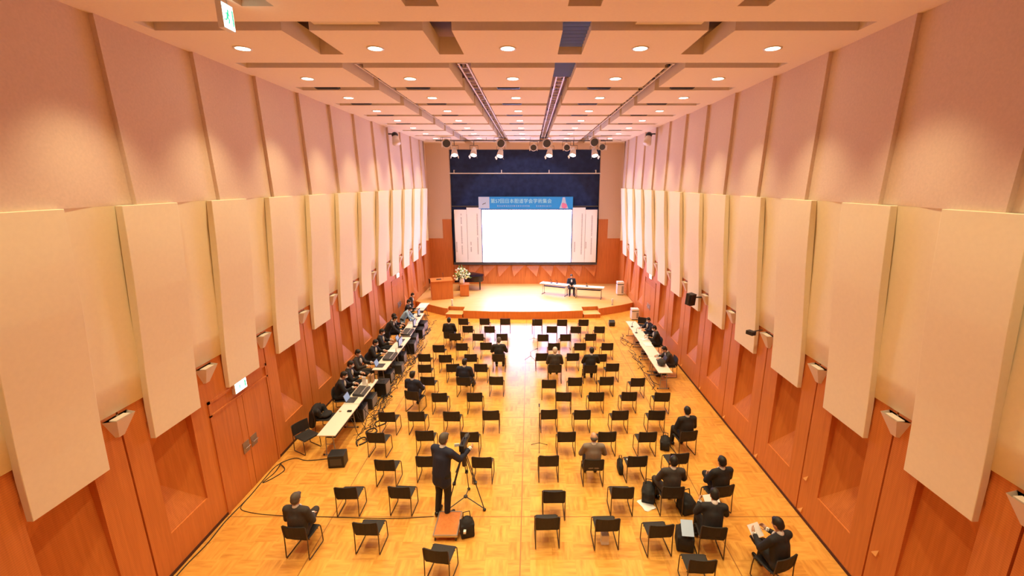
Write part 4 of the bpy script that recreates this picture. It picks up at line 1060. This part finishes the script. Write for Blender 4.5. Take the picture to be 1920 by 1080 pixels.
# bags, papers and belongings
def bag(loc, r, rz, label, m='suit', handles=True):
    t = thing('shoulder_bag', label, 'bag', loc, rz)
    b = MB(); b.ell((0, 0, r[2] * .9), (r[0], r[1], r[2])); b.box((0, 0, r[2] * .7), (r[0] * 1.7, r[1] * 1.5, r[2] * 1.3))
    b.v = [(x, y, max(z, 0)) for x, y, z in b.v]; remeshed(b, 'bag_body', m, t, .02, 4)
    if handles: MB().tube([(-r[0] * .5, 0, r[2] * 1.6), (-r[0] * .4, .03, r[2] * 2.3), (r[0] * .4, .03, r[2] * 2.3), (r[0] * .5, 0, r[2] * 1.6)], .012, 6).build('strap', 'cable', t)
bag((2.84, 8.95, 0), (.17, .28, .22), -.3, 'black bag on the floor left of the charcoal-suited person')
bag((3.60, 8.55, 0), (.18, .22, .24), .3, 'black coat and bag heaped right of the charcoal-suited person')
bag((3.22, 7.55, 0), (.2, .26, .26), -.2, 'big black bag left of the person bending over a leaflet')
bag((3.86, 11.0, 0), (.15, .24, .2), -.3, 'dark bag on the floor beside the farthest right-wall person')
bag((-1.36, 7.85, 0), (.17, .16, .24), .3, 'black backpack on the floor below the tripod')
bag((2.36, 9.95, 0), (.07, .22, .2), 0, 'thin black bag hooked beside the chair holding papers')
tag(MB().box((0, 0, 0), (.05, .08, .05)).build('white_tag', 'white', loc=(-1.38, 7.67, .24)), 'small white tag hanging on the black backpack', 'tag')
papers((2.74, 8.72, .006), .35, 'white sheets lying on the floor beside the charcoal-suited person', .26, .36, 3)
papers((2.67, 9.72, .462), .1, 'white papers on the seat of an empty chair in the right block', .34, .25, 2)
def sheet(loc, rot, w, h, label, m='paper'):
    o = MB().bb(-w / 2, w / 2, -h / 2, h / 2, -.002, .002).build('leaflet', m); o.location = loc; o.rotation_euler = rot; return tag(o, label, 'paper')
sheet((3.86, 7.88, .84), (.7, 0, .2), .34, .24, 'white leaflet held by the person bending forward')
sheet((4.40, 7.10, .80), (.7, .2, .5), .34, .25, 'open white paper held by the reader at the bottom right')
sheet((3.20, 7.42, .56), (.75, .0, -.1), .24, .30, 'pale blue leaflet resting on the big black bag', 'leaflet_blue')
t = thing('paper_bag', 'white plastic bag on the floor under a front-edge chair', 'bag', (1.57, 7.62, 0))
b = MB(); b.box((0, 0, .12), (.17, .14, .24)); b.build('bag_body', 'white', t, bevel=.02); MB().tube([(-.05, 0, .24), (-.04, 0, .31), (.04, 0, .31), (.05, 0, .24)], .006, 6).build('handle', 'white', t)
